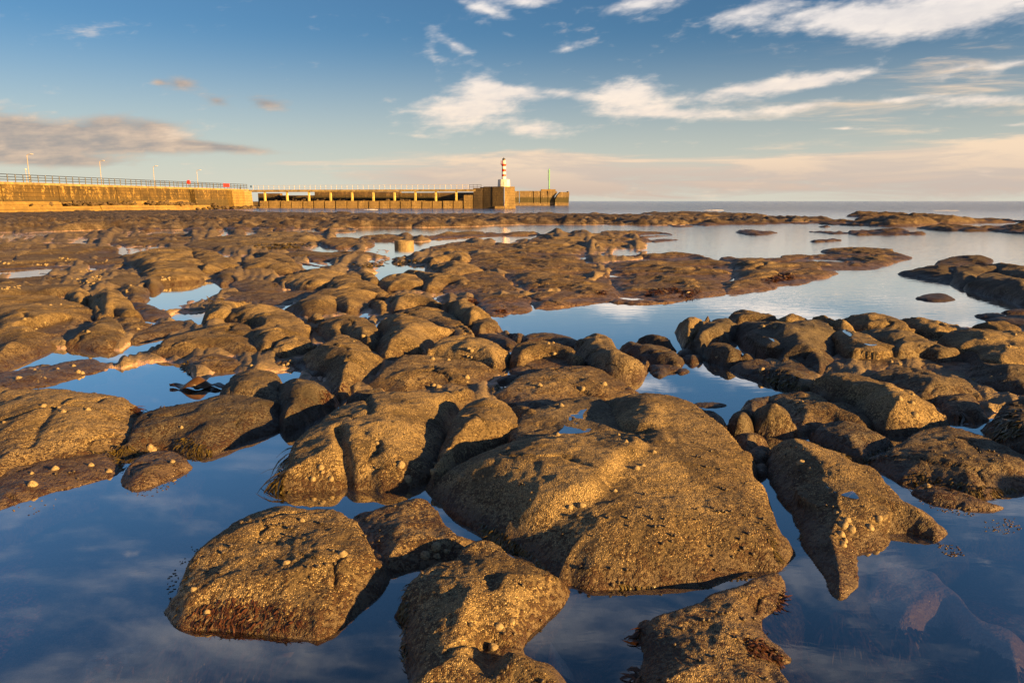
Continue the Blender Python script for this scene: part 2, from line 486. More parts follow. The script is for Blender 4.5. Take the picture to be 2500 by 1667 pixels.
def ground(pts, z):
    """photo pixels -> points of the horizontal plane(s) z"""
    pts = np.asarray(pts, float)
    a, b = (pts[:, 0] - CX) / F, (CY - pts[:, 1]) / F
    d = np.stack([a, _c + b * _s, -_s + b * _c], 1)
    d[:, 2] = np.minimum(d[:, 2], -1e-3)
    t = (np.asarray(z) - CAM_H) / d[:, 2]
    return d[:, :2] * t[:, None]


def at_depth(x, y, Y):
    d = px_dir(x, y)
    t = Y / d.y
    return Vector((d.x * t, Y, CAM_H + d.z * t))


_rs = np.random.RandomState(11)
_perm = np.concatenate([_rs.permutation(512)] * 2)
_ang = _rs.rand(512) * 2 * math.pi
_gx, _gy = np.cos(_ang), np.sin(_ang)
_jx, _jy, _jr = _rs.rand(512), _rs.rand(512), _rs.rand(512)


def perlin(x, y, seed=0):
    x = x + seed * 17.13
    y = y - seed * 9.71
    xi, yi = np.floor(x).astype(int), np.floor(y).astype(int)
    xf, yf = x - xi, y - yi

    def g(ix, iy, fx, fy):
        h = _perm[(_perm[ix & 511] + iy) & 511]
        return _gx[h] * fx + _gy[h] * fy
    u = xf * xf * xf * (xf * (xf * 6 - 15) + 10)
    v = yf * yf * yf * (yf * (yf * 6 - 15) + 10)
    a = g(xi, yi, xf, yf) * (1 - u) + g(xi + 1, yi, xf - 1, yf) * u
    b = g(xi, yi + 1, xf, yf - 1) * (1 - u) + g(xi + 1, yi + 1, xf - 1, yf - 1) * u
    return (a * (1 - v) + b * v) * 1.5


def fbm(x, y, octs=4, seed=0, gain=0.5):
    s, a, f = 0, 1.0, 1.0
    for k in range(octs):
        s = s + a * perlin(x * f, y * f, seed + k * 3)
        a *= gain
        f *= 2.03
    return s


def pillow(x, y, seed=0):
    """rounded stones packed side by side: 1 on a crown, 0 in the joints"""
    x = x + seed * 5.3
    xi, yi = np.floor(x).astype(int), np.floor(y).astype(int)
    d1 = np.full(x.shape, 9.0)
    d2 = np.full(x.shape, 9.0)
    for i in (-1, 0, 1):
        for j in (-1, 0, 1):
            h = _perm[(_perm[(xi + i) & 511] + yi + j) & 511]
            d = np.hypot(xi + i + _jx[h] - x, yi + j + _jy[h] - y)
            d2 = np.where(d < d1, d1, np.minimum(d2, d))
            d1 = np.minimum(d1, d)
    e = np.clip((d2 - d1) * 1.6, 0, 1)
    return np.sqrt(1 - (1 - e) ** 2)


def edge_field(x, y, seed=0):
    x = x + seed * 3.7
    y = y + seed * 1.9
    xi, yi = np.floor(x).astype(int), np.floor(y).astype(int)
    d1 = np.full(x.shape, 9.0)
    d2 = np.full(x.shape, 9.0)
    for i in (-1, 0, 1):
        for j in (-1, 0, 1):
            h = _perm[(_perm[(xi + i) & 511] + yi + j) & 511]
            d = np.hypot(xi + i + _jx[h] - x, yi + j + _jy[h] - y)
            d2 = np.where(d < d1, d1, np.minimum(d2, d))
            d1 = np.minimum(d1, d)
    return d2 - d1


def smooth(t):
    t = np.clip(t, 0, 1)
    return t * t * (3 - 2 * t)


def spline(pts, n=5):
    """closed Catmull-Rom through the outline"""
    p0, p1, p2, p3 = np.roll(pts, 1, 0), pts, np.roll(pts, -1, 0), np.roll(pts, -2, 0)
    res = []
    for k in range(n):
        t = k / n
        res.append(0.5 * ((2 * p1) + (-p0 + p2) * t + (2 * p0 - 5 * p1 + 4 * p2 - p3) * t * t + (-p0 + 3 * p1 - 3 * p2 + p3) * t ** 3))
    return np.stack(res, 1).reshape(-1, pts.shape[1])


def sdf(x, y, poly):
    """signed distance to a closed outline, positive inside"""
    d2 = np.full(x.shape, 1e9)
    ins = np.zeros(x.shape, bool)
    q = np.roll(poly, -1, 0)
    for (ax, ay), (bx, by) in zip(poly, q):
        ex, ey = bx - ax, by - ay
        L = ex * ex + ey * ey + 1e-12
        wx, wy = x - ax, y - ay
        t = np.clip((wx * ex + wy * ey) / L, 0, 1)
        d2 = np.minimum(d2, (wx - ex * t) ** 2 + (wy - ey * t) ** 2)
        if ay != by:
            c = ((ay > y) != (by > y)) & (x < ex * (y - ay) / (by - ay) + ax)
            ins ^= c
    return np.where(ins, 1, -1) * np.sqrt(d2)


def line_dist(x, y, pts):
    d2 = np.full(x.shape, 1e9)
    for (ax, ay), (bx, by) in zip(pts[:-1], pts[1:]):
        ex, ey = bx - ax, by - ay
        L = ex * ex + ey * ey + 1e-12
        t = np.clip(((x - ax) * ex + (y - ay) * ey) / L, 0, 1)
        d2 = np.minimum(d2, (x - ax - ex * t) ** 2 + (y - ay - ey * t) ** 2)
    return np.sqrt(d2)


def link(o, parent=None, label=None, cat=None, group=None, kind=None):
    C.objects.link(o)
    if parent is not None:
        o.parent = parent
    if label:
        o['label'] = label
    if cat:
        o['category'] = cat
    if group:
        o['group'] = group
    if kind:
        o['kind'] = kind
    return o


def empty(name, label, cat, group=None, loc=(0, 0, 0)):
    o = bpy.data.objects.new(name, None)
    o.location = loc
    o.empty_display_size = 0.1
    return link(o, None, label, cat, group)


def grid_mesh(name, X, Y, Z, keep, mat):
    """quads of a curvilinear sheet where keep holds"""
    ny, nx = X.shape
    idx = np.arange(ny * nx).reshape(ny, nx)
    kq = keep[:-1, :-1] & keep[1:, :-1] & keep[:-1, 1:] & keep[1:, 1:]
    q = np.stack([idx[:-1, :-1], idx[:-1, 1:], idx[1:, 1:], idx[1:, :-1]], -1)[kq]
    used = np.zeros(ny * nx, bool)
    used[q.ravel()] = True
    remap = np.cumsum(used) - 1
    v = np.stack([X.ravel(), Y.ravel(), Z.ravel()], 1)[used]
    q = remap[q]
    me = bpy.data.meshes.new(name)
    me.vertices.add(len(v))
    me.vertices.foreach_set('co', v.astype(np.float32).ravel())
    me.loops.add(len(q) * 4)
    me.loops.foreach_set('vertex_index', q.astype(np.int32).ravel())
    me.polygons.add(len(q))
    me.polygons.foreach_set('loop_start', np.arange(0, len(q) * 4, 4, dtype=np.int32))
    me.update(calc_edges=True)
    me.polygons.foreach_set('use_smooth', np.ones(len(q), bool))
    me.materials.append(mat)
    return me


def mesh_obj(name, verts, faces, mat, parent=None, smooth_=False, **kw):
    me = bpy.data.meshes.new(name)
    me.from_pydata([tuple(v) for v in verts], [], faces)
    me.update()
    if smooth_:
        me.polygons.foreach_set('use_smooth', np.ones(len(me.polygons), bool))
    me.materials.append(mat)
    return link(bpy.data.objects.new(name, me), parent, **kw)


PUDDLES = []
HSCALE = 0.52


def make_rock(name, poly, h, mat='rock', zb=0.0, R=0.30, rough=1.0, seed=None, bumps=(), grooves=(), puddles=(), aspect=0.95,
              detail=5.0, parent=None, world_poly=None, tilt=(0, 0), p=2.0, q=1.35, lump=1.0, flank=1.7, crack=1.0, grow=1.0, **tags):
    """a stone raised over its outline: steep rounded flanks, an uneven crown; the far rim of the outline lies high, the near one at the water"""
    make_rock.n += 1
    seed = make_rock.n if seed is None else seed
    if world_poly is None:
        pts = P(poly) if isinstance(poly, str) else np.asarray(poly)
        pts = spline(pts, 5)
        e = np.roll(pts, -1, 0) - np.roll(pts, 1, 0)
        area = np.sum(pts[:, 0] * np.roll(pts[:, 1], -1) - np.roll(pts[:, 0], -1) * pts[:, 1])
        n = np.stack([e[:, 1], -e[:, 0]], 1) * np.sign(area)
        n /= np.linalg.norm(n, axis=1)[:, None] + 1e-9
        up = smooth((-n[:, 1] + 0.30) / 1.1)
        # a rim with more of the stone beyond it is a notch, not the skyline
        nx_ = np.roll(pts, -1, 0)
        thick = np.zeros(len(pts))
        for i in range(len(pts)):
            x0, y0 = pts[i]
            cr = ((pts[:, 0] > x0) != (nx_[:, 0] > x0))
            if cr.any():
                a_, b_ = pts[cr], nx_[cr]
                yc = a_[:, 1] + (x0 - a_[:, 0]) * (b_[:, 1] - a_[:, 1]) / (b_[:, 0] - a_[:, 0] + 1e-9)
                if (yc < y0 - 6).any():
                    up[i] *= 0.25
                below = yc[yc > y0 + 0.5]
                if len(below):
                    thick[i] = below.min() - y0
        # thin ends of the outline stay low
        up *= smooth(thick / (0.40 * thick.max() + 1e-6) + 0.05)
        ker = np.array([1, 3, 5, 3, 1.0])
        ker /= ker.sum()
        for _ in range(2):
            up = sum(k * np.roll(up, j - 2) for j, k in enumerate(ker))
        h *= HSCALE
        zb = min(zb * HSCALE, h * 0.7)
        # keep the stone from folding over itself: lower it until it is deep enough for its width
        for _ in range(24):
            ze = zb + (0.86 * h - zb) * up
            g = ground(pts, ze)
            w = np.ptp(g[:, 0])
            lo, hi = up < 0.25, up > 0.75
            if not lo.any() or not hi.any():
                break
            dep = g[hi, 1].mean() - g[lo, 1].mean()
            if dep >= aspect * 0.62 * w or h < 0.05:
                break
            h *= 0.93
            zb = min(zb, h * 0.7)
    else:
        g = spline(np.asarray(world_poly, float), 5)
        ze = np.full(len(g), zb)
    size = math.sqrt(np.ptp(g[:, 0]) * np.ptp(g[:, 1]))
    mg = 0.10 + 0.22 * h + 0.05 * size
    ymin, ymax = max(0.9, g[:, 1].min() - mg), g[:, 1].max() + mg
    u_all = g[:, 0] / np.maximum(g[:, 1], 0.9)
    um, uM = u_all.min() - mg / ymin, u_all.max() + mg / ymin
    du = detail / F
    nu = int(np.clip((uM - um) / du, 12, 320))
    nv = int(np.clip(math.log(ymax / ymin) / (du * 1.25), 12, 320))
    U, V = np.meshgrid(np.linspace(um, uM, nu), np.linspace(math.log(ymin), math.log(ymax), nv))
    Y = np.exp(V)
    X = U * Y
    step = (ymin * du)
    s0 = sdf(X, Y, g)
    wob = fbm(X / (0.30 * size + 0.02), Y / (0.30 * size + 0.02), 3, seed)
    s = s0 + wob * 0.020 * size * min(rough, 1.5) + 0.012 * size * grow + 0.008
    # rim height, smoothly blended from the outline
    sel = np.arange(0, len(g), max(1, len(g) // 70))
    num = np.zeros(X.shape)
    den = np.zeros(X.shape)
    for k in sel:
        w = 1.0 / ((X - g[k, 0]) ** 2 + (Y - g[k, 1]) ** 2 + (0.03 * size) ** 2) ** 1.5
        num += w * ze[k]
        den += w
    zr = num / den
    inr = max(s.max(), 0.02)
    Rr = min(R * flank, inr * 0.98)
    t = np.clip(s / Rr, 0, 1)
    prof = (1 - (1 - t) ** p) ** (1 / q)
    big = fbm(X / (0.55 * size), Y / (0.55 * size), 2, seed + 40)
    midn = fbm(X / (0.20 * size), Y / (0.20 * size), 4, seed + 60)
    top = h * (1 + 0.16 * lump * big) + tilt[0] * (X - g[:, 0].mean()) + tilt[1] * (Y - g[:, 1].mean())
    top = np.maximum(top, zr + 0.01)
    z = zr + (top - zr) * prof + 0.10 * h * np.clip(s / inr, 0, 1)
    zo = zr - (0.8 + 1.5 * smooth(zr / 0.08)) * (-s) - 0.5 * smooth((-s - 0.55 * mg) / (0.45 * mg)) - 0.008
    z = np.where(s > 0, z, zo)
    z += midn * 0.040 * rough * (0.5 * h + 0.12 * size) * smooth(s / Rr + 0.6) * lump
    lam = max(0.05, 4 * step)
    z += fbm(X / lam, Y / lam, 3, seed + 90) * 0.0030 * rough * max(1.0, lam / 0.06)
    # joints and worn steps in the stone
    cs = 0.62 * size
    wx_, wy_ = X + 0.10 * size * wob, Y + 0.10 * size * big
    e = edge_field(wx_ / cs, wy_ / cs, seed)
    jm = smooth((perlin(X / (0.5 * size), Y / (0.5 * size), seed + 5) + 0.05) / 0.25)
    z -= crack * jm * min(0.045, 0.035 * size + 0.006) * np.exp(-(e / (0.020 + 0.012 / max(size, 0.3))) ** 2) * smooth(s / (0.3 * Rr))
    st = (big * 1.3 + 0.5 * midn) * 2.2
    st = np.floor(st) + smooth((st - np.floor(st) - 0.80) / 0.20)
    z += crack * 0.055 * (0.10 * size + 0.3 * h) * st * smooth(s / (0.8 * Rr)) * 0.8
    z -= 0.005 * rough * np.clip(np.abs(perlin(X / max(0.09, 5 * step), Y / max(0.09, 5 * step), seed + 7)) - 0.25, 0, 1) * max(1.0, step / 0.02)
    for (bp_, dh, br) in bumps:
        bg_ = ground(spline(P(bp_), 4), 0.9 * h)
        sb = sdf(X, Y, bg_) + 0.02 * wob * size
        z += dh * smooth((sb + br * 0.3) / br) * smooth(s / (0.5 * Rr))
    for (gp, dep, gw) in grooves:
        gg = ground(P(gp), 0.85 * h)
        dl = line_dist(X + 0.35 * gw * wob, Y - 0.35 * gw * wob, gg)
        z -= dep * np.exp(-(dl / gw) ** 2)
    for pp in puddles:
        pts2 = spline(P(pp), 4)
        pg = ground(pts2, 0.93 * h)
        sp = sdf(X, Y, pg)
        rim = (np.abs(sp) < 3.0 * step + 0.01)
        zp = np.percentile(z[rim], 40) if rim.any() else 0.9 * h
        pg = ground(pts2, zp)
        sp = sdf(X, Y, pg)
        rimw = smooth((sp + 0.10) / 0.10)
        z = np.where(sp > -0.10, z * (1 - rimw) + np.minimum(z, zp + 0.004) * rimw, z)
        z = np.where(sp > -0.14, np.maximum(z, zp + 0.003 * smooth(-sp / 0.02) - 0.03 * smooth(sp / 0.04) - 0.002 - 0.30 * np.clip(-sp, 0, 1)), z)
        PUDDLES.append((np.concatenate([pg + (pg - pg.mean(0)) * 0.02, np.full((len(pg), 1), zp)], 1)))
    keep = (s > -mg) & (z > -0.5)
    me = grid_mesh(name, X, Y, z, keep, M[mat])
    o = bpy.data.objects.new(name, me)
    # origin at the foot of the stone
    cx_, cy_ = float(g[:, 0].mean()), float(g[:, 1].mean())
    me.transform(Matrix.Translation((-cx_, -cy_, 0)))
    o.location = (cx_, cy_, 0)
    link(o, parent, **tags)
    return o


make_rock.n = 0


def box_faces(v8):
    return [(0, 3, 2, 1), (4, 5, 6, 7), (0, 1, 5, 4), (1, 2, 6, 5), (2, 3, 7, 6), (3, 0, 4, 7)]


def prism(name, base, z0, z1, mat, parent=None, top=None, **kw):
    """upright block over a ground outline; top may be a narrower outline"""
    top = top or base
    n = len(base)
    v = [(x, y, z0) for x, y in base] + [(x, y, z1) for x, y in top]
    f = [tuple(range(n - 1, -1, -1)), tuple(range(n, 2 * n))] + [(i, (i + 1) % n, n + (i + 1) % n, n + i) for i in range(n)]
    return mesh_obj(name, v, f, mat, parent, **kw)


def tube(name, p0, p1, r, mat, parent=None, n=8, r1=None, **kw):
    p0, p1 = Vector(p0), Vector(p1)
    d = (p1 - p0).normalized()
    a = d.orthogonal().normalized()
    b = d.cross(a)
    r1 = r if r1 is None else r1
    v, f = [], []
    for k in range(n):
        t = 2 * math.pi * k / n
        v.append(p0 + (a * math.cos(t) + b * math.sin(t)) * r)
    for k in range(n):
        t = 2 * math.pi * k / n
        v.append(p1 + (a * math.cos(t) + b * math.sin(t)) * r1)
    f = [(k, (k + 1) % n, n + (k + 1) % n, n + k) for k in range(n)] + [tuple(range(n - 1, -1, -1)), tuple(range(n, 2 * n))]
    return mesh_obj(name, v, f, mat, parent, smooth_=False, **kw)


def lathe(name, prof, mat, loc, parent=None, n=32, smooth_=True, **kw):
    v, f = [], []
    for r, z in prof:
        for k in range(n):
            t = 2 * math.pi * k / n
            v.append((loc[0] + r * math.cos(t), loc[1] + r * math.sin(t), loc[2] + z))
    for i in range(len(prof) - 1):
        for k in range(n):
            f.append((i * n + k, i * n + (k + 1) % n, (i + 1) * n + (k + 1) % n, (i + 1) * n + k))
    f.append(tuple(range(n - 1, -1, -1)))
    f.append(tuple((len(prof) - 1) * n + k for k in range(n)))
    o = mesh_obj(name, v, f, mat, parent, smooth_=smooth_, **kw)
    if smooth_:
        o.data.set_sharp_from_angle(angle=math.radians(40))
    return o


# ------------------------------------------------------------------ sea, shore floor
def plane(name, pts, z, mat, **kw):
    return mesh_obj(name, [(x, y, z) for x, y in pts], [tuple(range(len(pts)))], mat, **kw)


ring = [(20000 * math.cos(2 * math.pi * k / 64), 20000 * math.sin(2 * math.pi * k / 64)) for k in range(64)]
plane('sea', ring, 0.0, M['sea'], kind='structure')
plane('seabed', ring, -1.6, M['floor'], kind='structure')

LAND = ["N -500,560 300,556 830,548 1080,590 1400,570 1560,575 1600,620 1380,720 1150,745 1060,770 1000,860 900,900 760,900 560,935 300,1010 120,1010 -500,1000",
        "N 830,760 1180,780 1330,830 1500,860 1540,900 1480,960 1350,970 1150,1010 1050,1060 950,1000 830,960 700,960 780,800",
        "N 1700,850 1760,790 2700,800 2700,1020 2200,1010 1950,960 1800,900"]
REEF = ["N -900,508 300,511 600,516 660,520 1000,524 1400,523 1560,526 1720,530 1860,531 2000,533 2060,540 1800,547 1600,551 1300,550 1050,556 800,556 0,566 -900,566",
        "N 1560,520 1700,518 1850,524 1880,529 1700,533 1550,528"]
POOLS = ["L 250,1105 340,1040 480,1035 600,1040 820,1035 900,970 1000,940 1130,915 1090,980 1000,1030 900,1050 780,1090 600,1085 480,1110",
         "L -30,1125 150,1060 350,1000 560,1000 820,1010 820,1040 480,1045 280,1100 100,1120",
         "L -30,1300 170,1275 420,1220 600,1180 850,1135 1000,1110 1240,1110 1270,1160 1320,1190 1290,1290 1180,1350 1080,1400 990,1440 900,1390 850,1340 700,1300 500,1290 300,1290 100,1310",
         "L 1165,780 1240,745 1330,750 1425,745 1415,855 1380,860 1340,810 1200,800",
         "L 1000,600 1100,560 1390,530 1600,540 1600,590 1480,620 1400,650 1150,680 1110,705 1020,680",
         "L 350,188 600,177 820,174 650,196 420,197", "L 1780,186 2000,178 2400,163 2400,187 2000,192",
         "M 225,290 360,262 520,258 800,243 1100,222 1330,212 1300,242 1000,252 800,268 640,292 540,348 420,368 350,358 250,348 380,320",
         "M 200,485 400,455 500,430 620,408 600,460 450,478 300,490",
         "M 0,217 200,195 420,193 600,203 800,163 1200,153 1600,152 2000,153 1700,172 1400,187 1000,197 700,212 500,217 350,212 250,207 160,232 60,228",
         "M 160,118 300,120 300,126 170,126", "M 760,118 950,100 930,115 820,123",
         "M 1500,405 1560,398 1720,400 1640,415 1560,420",
         "M 860,740 950,700 1000,770 1100,790 1400,745 1400,900 1100,880",
         "L 1600,560 1900,590 2100,600 1900,640 1700,620", "M 330,770 240,860 250,990 300,1010 290,900 345,800"]
SHALLOW = [("D 690,930 830,895 900,930 1000,960 1130,1000 1160,1040 1250,1130 1400,1280 1420,1330 1300,1270 1200,1170 1130,1150 1020,1230 900,1250 700,1190 560,1150 690,1060", -0.028),
           ("C 0,1250 140,1110 200,1120 170,1300 250,1440 330,1568 300,1700 60,1700", -0.028),
           ("D 560,1250 700,1230 860,1290 800,1400 640,1380", -0.11),
           ("D 1250,1250 1420,1400 1540,1500 1540,1330 1400,1250", -0.05),
           ("A 400,1400 700,1330 900,1300 1000,1420 1300,1440 1200,1560 700,1640 300,1640", -0.11),
           ("C 1110,1250 1240,1130 1240,1000 1290,1050 1300,1250 1260,1420", -0.05)]


def build_floor():
    uu = np.linspace(-1.15, 1.15, 900)
    # rows closer together with distance
    yy = np.concatenate([1 / np.linspace(1 / 1.1, 1 / 9.0, 300)[:-1], 1 / np.linspace(1 / 9.0, 1 / 32.0, 130)[:-1], np.exp(np.linspace(math.log(32.0), math.log(125.0), 130))])
    U, Y = np.meshgrid(uu, yy)
    X = U * Y
    px_size = Y * 0.0045
    n1 = fbm(X / 0.9, Y / 0.9, 4, 3)
    n2 = fbm(X / 3.2, Y / 3.2, 4, 5)
    z = -0.20 + 0.05 * n1 + 0.03 * n2
    z -= smooth((Y - 12) / 60.0) * 0.25
    wob = fbm(X / (0.03 * Y + 0.05), Y / (0.05 * Y + 0.08), 3, 8) * (0.010 * Y)
    land = np.full(X.shape, -1e9)
    for s in LAND:
        land = np.maximum(land, sdf(X, Y, ground(P(s), 0.0)))
    lm = smooth((land + wob) / (0.02 * Y + 0.05) + 0.5)
    sc = 0.028 * Y + 0.22
    # packed stones; their size follows the zone of the shore
    cell = np.where(Y < 12, 0.75, np.where(Y < 22, 1.3, 2.4))
    pl = pillow(X / 0.75 + 0.2 * n1, Y / 0.75, 2) * smooth((13 - Y) / 4) + pillow(X / 1.5 + 0.2 * n2, Y / 1.5, 4) * smooth((Y - 9) / 4) * smooth((34 - Y) / 10) + pillow(X / 3.0, Y / 3.0, 6) * smooth((Y - 26) / 10)
    # worn bedding steps: flat treads, short sharp risers, hollows that hold water
    q = (0.9 * fbm(X / 4.5, Y / 3.0, 4, 61) + 0.25 * n1) * 3.2
    st = np.floor(q) + smooth((q - np.floor(q) - 0.72) / 0.28)
    q2 = (fbm(X / 1.5, Y / 1.1, 3, 67)) * 2.4
    st2 = np.floor(q2) + smooth((q2 - np.floor(q2) - 0.7) / 0.3)
    zl = 0.030 + 0.030 * st + 0.016 * st2 + 0.030 * (pl - 0.5) + 0.012 * n1
    zl = np.where(Y < 12, np.maximum(zl * 0.6, -0.02), zl)
    zl = np.clip(zl, -0.06, 0.30)
    z = z * (1 - lm) + zl * lm
    lam = 0.035 * Y + 0.08
    z += lm * (0.0050 * Y + 0.006) * fbm(X / lam, Y / (1.6 * lam), 4, 51, 0.6)
    reef = np.full(X.shape, -1e9)
    for s in REEF:
        reef = np.maximum(reef, sdf(X, Y, ground(P(s), 0.0)))
    rm = smooth((reef + 1.4 * fbm(X / 9.0, Y / 9.0, 3, 21)) / 2.5 + 0.3)
    rid = 1 - np.abs(fbm(X / 4.5, Y / 7.0, 4, 23))
    rr = 0.10 + 0.40 * (rid - 0.55) + 0.14 * fbm(X / 1.4, Y / 1.8, 4, 29, 0.6) + 0.14 * pillow(X / 2.3, Y / 3.5, 9)
    rr += 0.10 * fbm(X / 0.55, Y / 0.8, 3, 37, 0.6) + 0.12 * pillow(X / 0.9, Y / 1.4, 12) - 0.05
    rr *= 0.95 - 0.50 * smooth((Y - 45) / 35.0)
    z = z * (1 - rm) + np.maximum(rr, -0.1) * rm
    for s in POOLS:
        g = ground(P(s), 0.0)
        bb = (X > g[:, 0].min() - 3) & (X < g[:, 0].max() + 3) & (Y > g[:, 1].min() - 6) & (Y < g[:, 1].max() + 6)
        d = np.full(X.shape, -1e9)
        d[bb] = sdf(X[bb], Y[bb], spline(g, 3))
        k = smooth((d + 0.35 * wob) / (0.010 * Y + 0.02) + 0.6)
        z = z * (1 - k) + (-0.10 + 0.03 * n1) * k
    for s, dz in SHALLOW:
        g = spline(ground(P(s), dz), 4)
        d = sdf(X, Y, g) + 0.06 * n1
        k = smooth(d / 0.14 + 0.4)
        z = z * (1 - k) + (dz + 0.012 * n1) * k
    edge = np.minimum(np.minimum((U + 1.15) / 0.08, (1.15 - U) / 0.08), (125.0 - Y) / 6.0)
    z = np.where(edge < 1, z * np.clip(edge, 0, 1) - 1.7 * (1 - np.clip(edge, 0, 1)), z)
    me = grid_mesh('shore_floor', X, Y, z, np.ones(X.shape, bool), M['floor'])
    link(bpy.data.objects.new('shore_floor', me), kind='structure')
    return X, Y, z


build_floor()


# ------------------------------------------------------------------ foreground boulders, each a thing of its own
def boulder(label, poly, h, **kw):
    kw.setdefault('crack', 0.5)
    return make_rock(kw.pop('name', 'boulder'), poly, h, label=label, cat='rock', **kw)


boulder('broad barnacled boulder at the left edge between the two left pools',
        "A -60,118 60,105 130,108 260,105 400,120 520,130 610,155 650,185 665,240 672,300 640,350 560,395 450,425 330,445 200,465 100,485 -60,510", 0.27, zb=0.06,
        grooves=[("A 360,165 260,230 190,300 140,360", 0.02, 0.035)], R=0.35)
boulder('low pinkish rock shelf with limpets at the foot of the broad left boulder', "A -60,500 120,470 330,440 480,415 560,430 590,480 570,530 480,560 330,595 200,630 100,665 -60,700",
        0.085, mat='rock_plain', R=0.22, name='rock_shelf', p=1.6, q=1.2)
boulder('small low grey rock tapering into the left foreground pool', "A 620,560 640,500 680,460 740,425 800,412 870,420 920,450 945,495 900,520 830,550 760,580 690,600 630,590", 0.10, mat='rock_plain', R=0.3)
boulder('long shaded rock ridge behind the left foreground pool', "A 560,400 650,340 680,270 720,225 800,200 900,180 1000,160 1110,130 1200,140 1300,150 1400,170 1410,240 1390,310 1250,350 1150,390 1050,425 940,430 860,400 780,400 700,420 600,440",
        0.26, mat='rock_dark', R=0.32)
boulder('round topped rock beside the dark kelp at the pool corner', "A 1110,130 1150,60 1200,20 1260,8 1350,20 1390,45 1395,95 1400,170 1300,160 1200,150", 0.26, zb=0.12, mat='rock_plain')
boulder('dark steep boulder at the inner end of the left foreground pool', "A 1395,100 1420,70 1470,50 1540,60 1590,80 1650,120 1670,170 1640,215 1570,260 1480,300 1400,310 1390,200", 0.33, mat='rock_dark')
boulder('foreground boulder with red weed on its front, standing in the left pool',
        "A 870,1260 875,1180 900,1110 930,1040 960,960 1010,900 1080,840 1160,780 1260,730 1350,700 1430,690 1530,705 1640,712 1727,745 1787,810 1827,880 1850,910 1876,960 1905,1010 1897,1080 1877,1130 1787,1200 1707,1270 1627,1330 1566,1350 1480,1330 1350,1310 1200,1300 1050,1290 930,1290",
        0.27, R=0.26, aspect=0.7, grooves=[("A 1560,1060 1540,1180 1580,1300", 0.02, 0.06)], seed=3)
boulder('split barnacled boulder with a deep groove, centre left',
        "B 165,600 175,560 200,500 240,430 275,360 320,310 400,250 470,200 540,165 600,155 640,130 720,118 820,115 930,118 1040,112 1110,120 1140,150 1120,190 1060,220 1030,280 1000,330 985,380 960,430 940,500 920,550 860,580 780,605 680,612 580,605 500,600 400,600 300,605 220,612",
        0.36, R=0.30, grooves=[("B 470,320 480,370 500,430 500,520 500,610", 0.055, 0.035), ("B 605,150 622,200 620,255", 0.03, 0.02), ("B 560,480 600,470", 0.06, 0.05)], seed=5)
boulder('small dark stone wedged behind the split boulder', "B 515,155 540,125 600,110 680,112 660,140 600,160 540,172", 0.30, zb=0.15, mat='rock_dark')
boulder('sunlit domed boulder just left of the great central slab',
        "B 925,575 950,480 985,430 1000,380 1020,320 1050,260 1090,200 1140,165 1200,158 1260,165 1310,190 1340,230 1370,280 1400,310 1440,340 1380,365 1250,410 1150,440 1050,500 980,580 940,610", 0.34, zb=0.03, R=0.34, seed=8)
boulder('low barnacled hump between the domed boulder and the puddle', "B 1330,200 1380,190 1440,205 1500,235 1545,255 1555,290 1510,325 1430,345 1390,310 1350,260", 0.24, zb=0.12)
boulder('grey rock shelf holding a curved puddle behind the central slab', "C -80,260 60,190 200,150 330,150 420,250 490,360 300,370 0,390 -100,340", 0.27, zb=0.16, mat='rock_plain', name='rock_shelf', R=0.2,
        puddles=["C 165,230 190,195 250,178 325,168 280,195 250,235 270,280 300,300 250,318 135,320 160,285"])
boulder('great central slab of rock, widest in the foreground, dotted with snails',
        "B 920,600 960,570 1050,490 1150,440 1280,400 1400,365 1520,345 C 180,330 300,345 330,260 300,200 330,160 420,140 530,125 620,130 720,150 800,190 870,240 920,290 960,330 1010,380 1050,430 1065,490 1085,560 1110,640 1140,720 1180,800 1215,860 1240,930 1240,985 1210,1010 1120,1020 1060,1050 1000,1075 900,1095 780,1092 600,1090 450,1085 300,1085 200,1060 B 1560,1060 1480,990 1400,930 1280,890 1200,840 1120,780 1040,720 960,650",
        0.33, R=0.34, aspect=0.5, lump=0.5, seed=4,
        bumps=[("B 1010,600 1120,460 1280,400 1400,370 1520,350 1640,345 C 240,345 400,352 500,375 580,395 590,420 560,470 480,490 400,560 330,640 240,680 160,700 40,740 -60,790 -180,830 -300,760", 0.055, 0.10),
               ("C 330,180 450,150 600,150 700,200 620,300 480,330 380,280", 0.03, 0.15)],
        grooves=[("C 320,215 380,250 430,290 500,320 560,330", 0.05, 0.04), ("C 850,800 900,850 980,870 1060,850", 0.035, 0.10)])
boulder('low slab with a square sunlit patch between the foreground boulders',
        "B 575,760 610,730 680,690 760,675 850,648 890,655 930,700 970,760 1030,820 1100,850 1180,880 1120,930 1000,965 930,985 890,985 800,1000 690,1025 670,1000 640,940 605,890 585,830", 0.17, R=0.2, seed=12, mat='rock')
boulder('thin wet ledge joining the left pool boulder to the low square lit slab', "B 540,750 620,715 690,760 700,900 720,1010 660,1080 610,1010 560,860", 0.075, mat='rock_plain', name='rock_shelf', R=0.2)
boulder('foreground boulder at the bottom edge with a ridge of barnacles',
        "B 860,1050 900,1010 960,970 1050,960 1100,900 1180,865 1240,890 1300,930 1400,970 1480,1000 1540,1060 1580,1110 1565,1160 1500,1230 1440,1290 1400,1340 1380,1400 1440,1430 1500,1480 1540,1540 1580,1600 1600,1720 860,1720 820,1560 800,1400 800,1300 800,1200 830,1110",
        0.24, R=0.34, seed=6, aspect=0.3, grooves=[("B 1240,1080 1215,1180 1190,1280 1180,1370", 0.03, 0.05), ("B 1390,1340 1250,1330 1190,1420", 0.05, 0.07)])
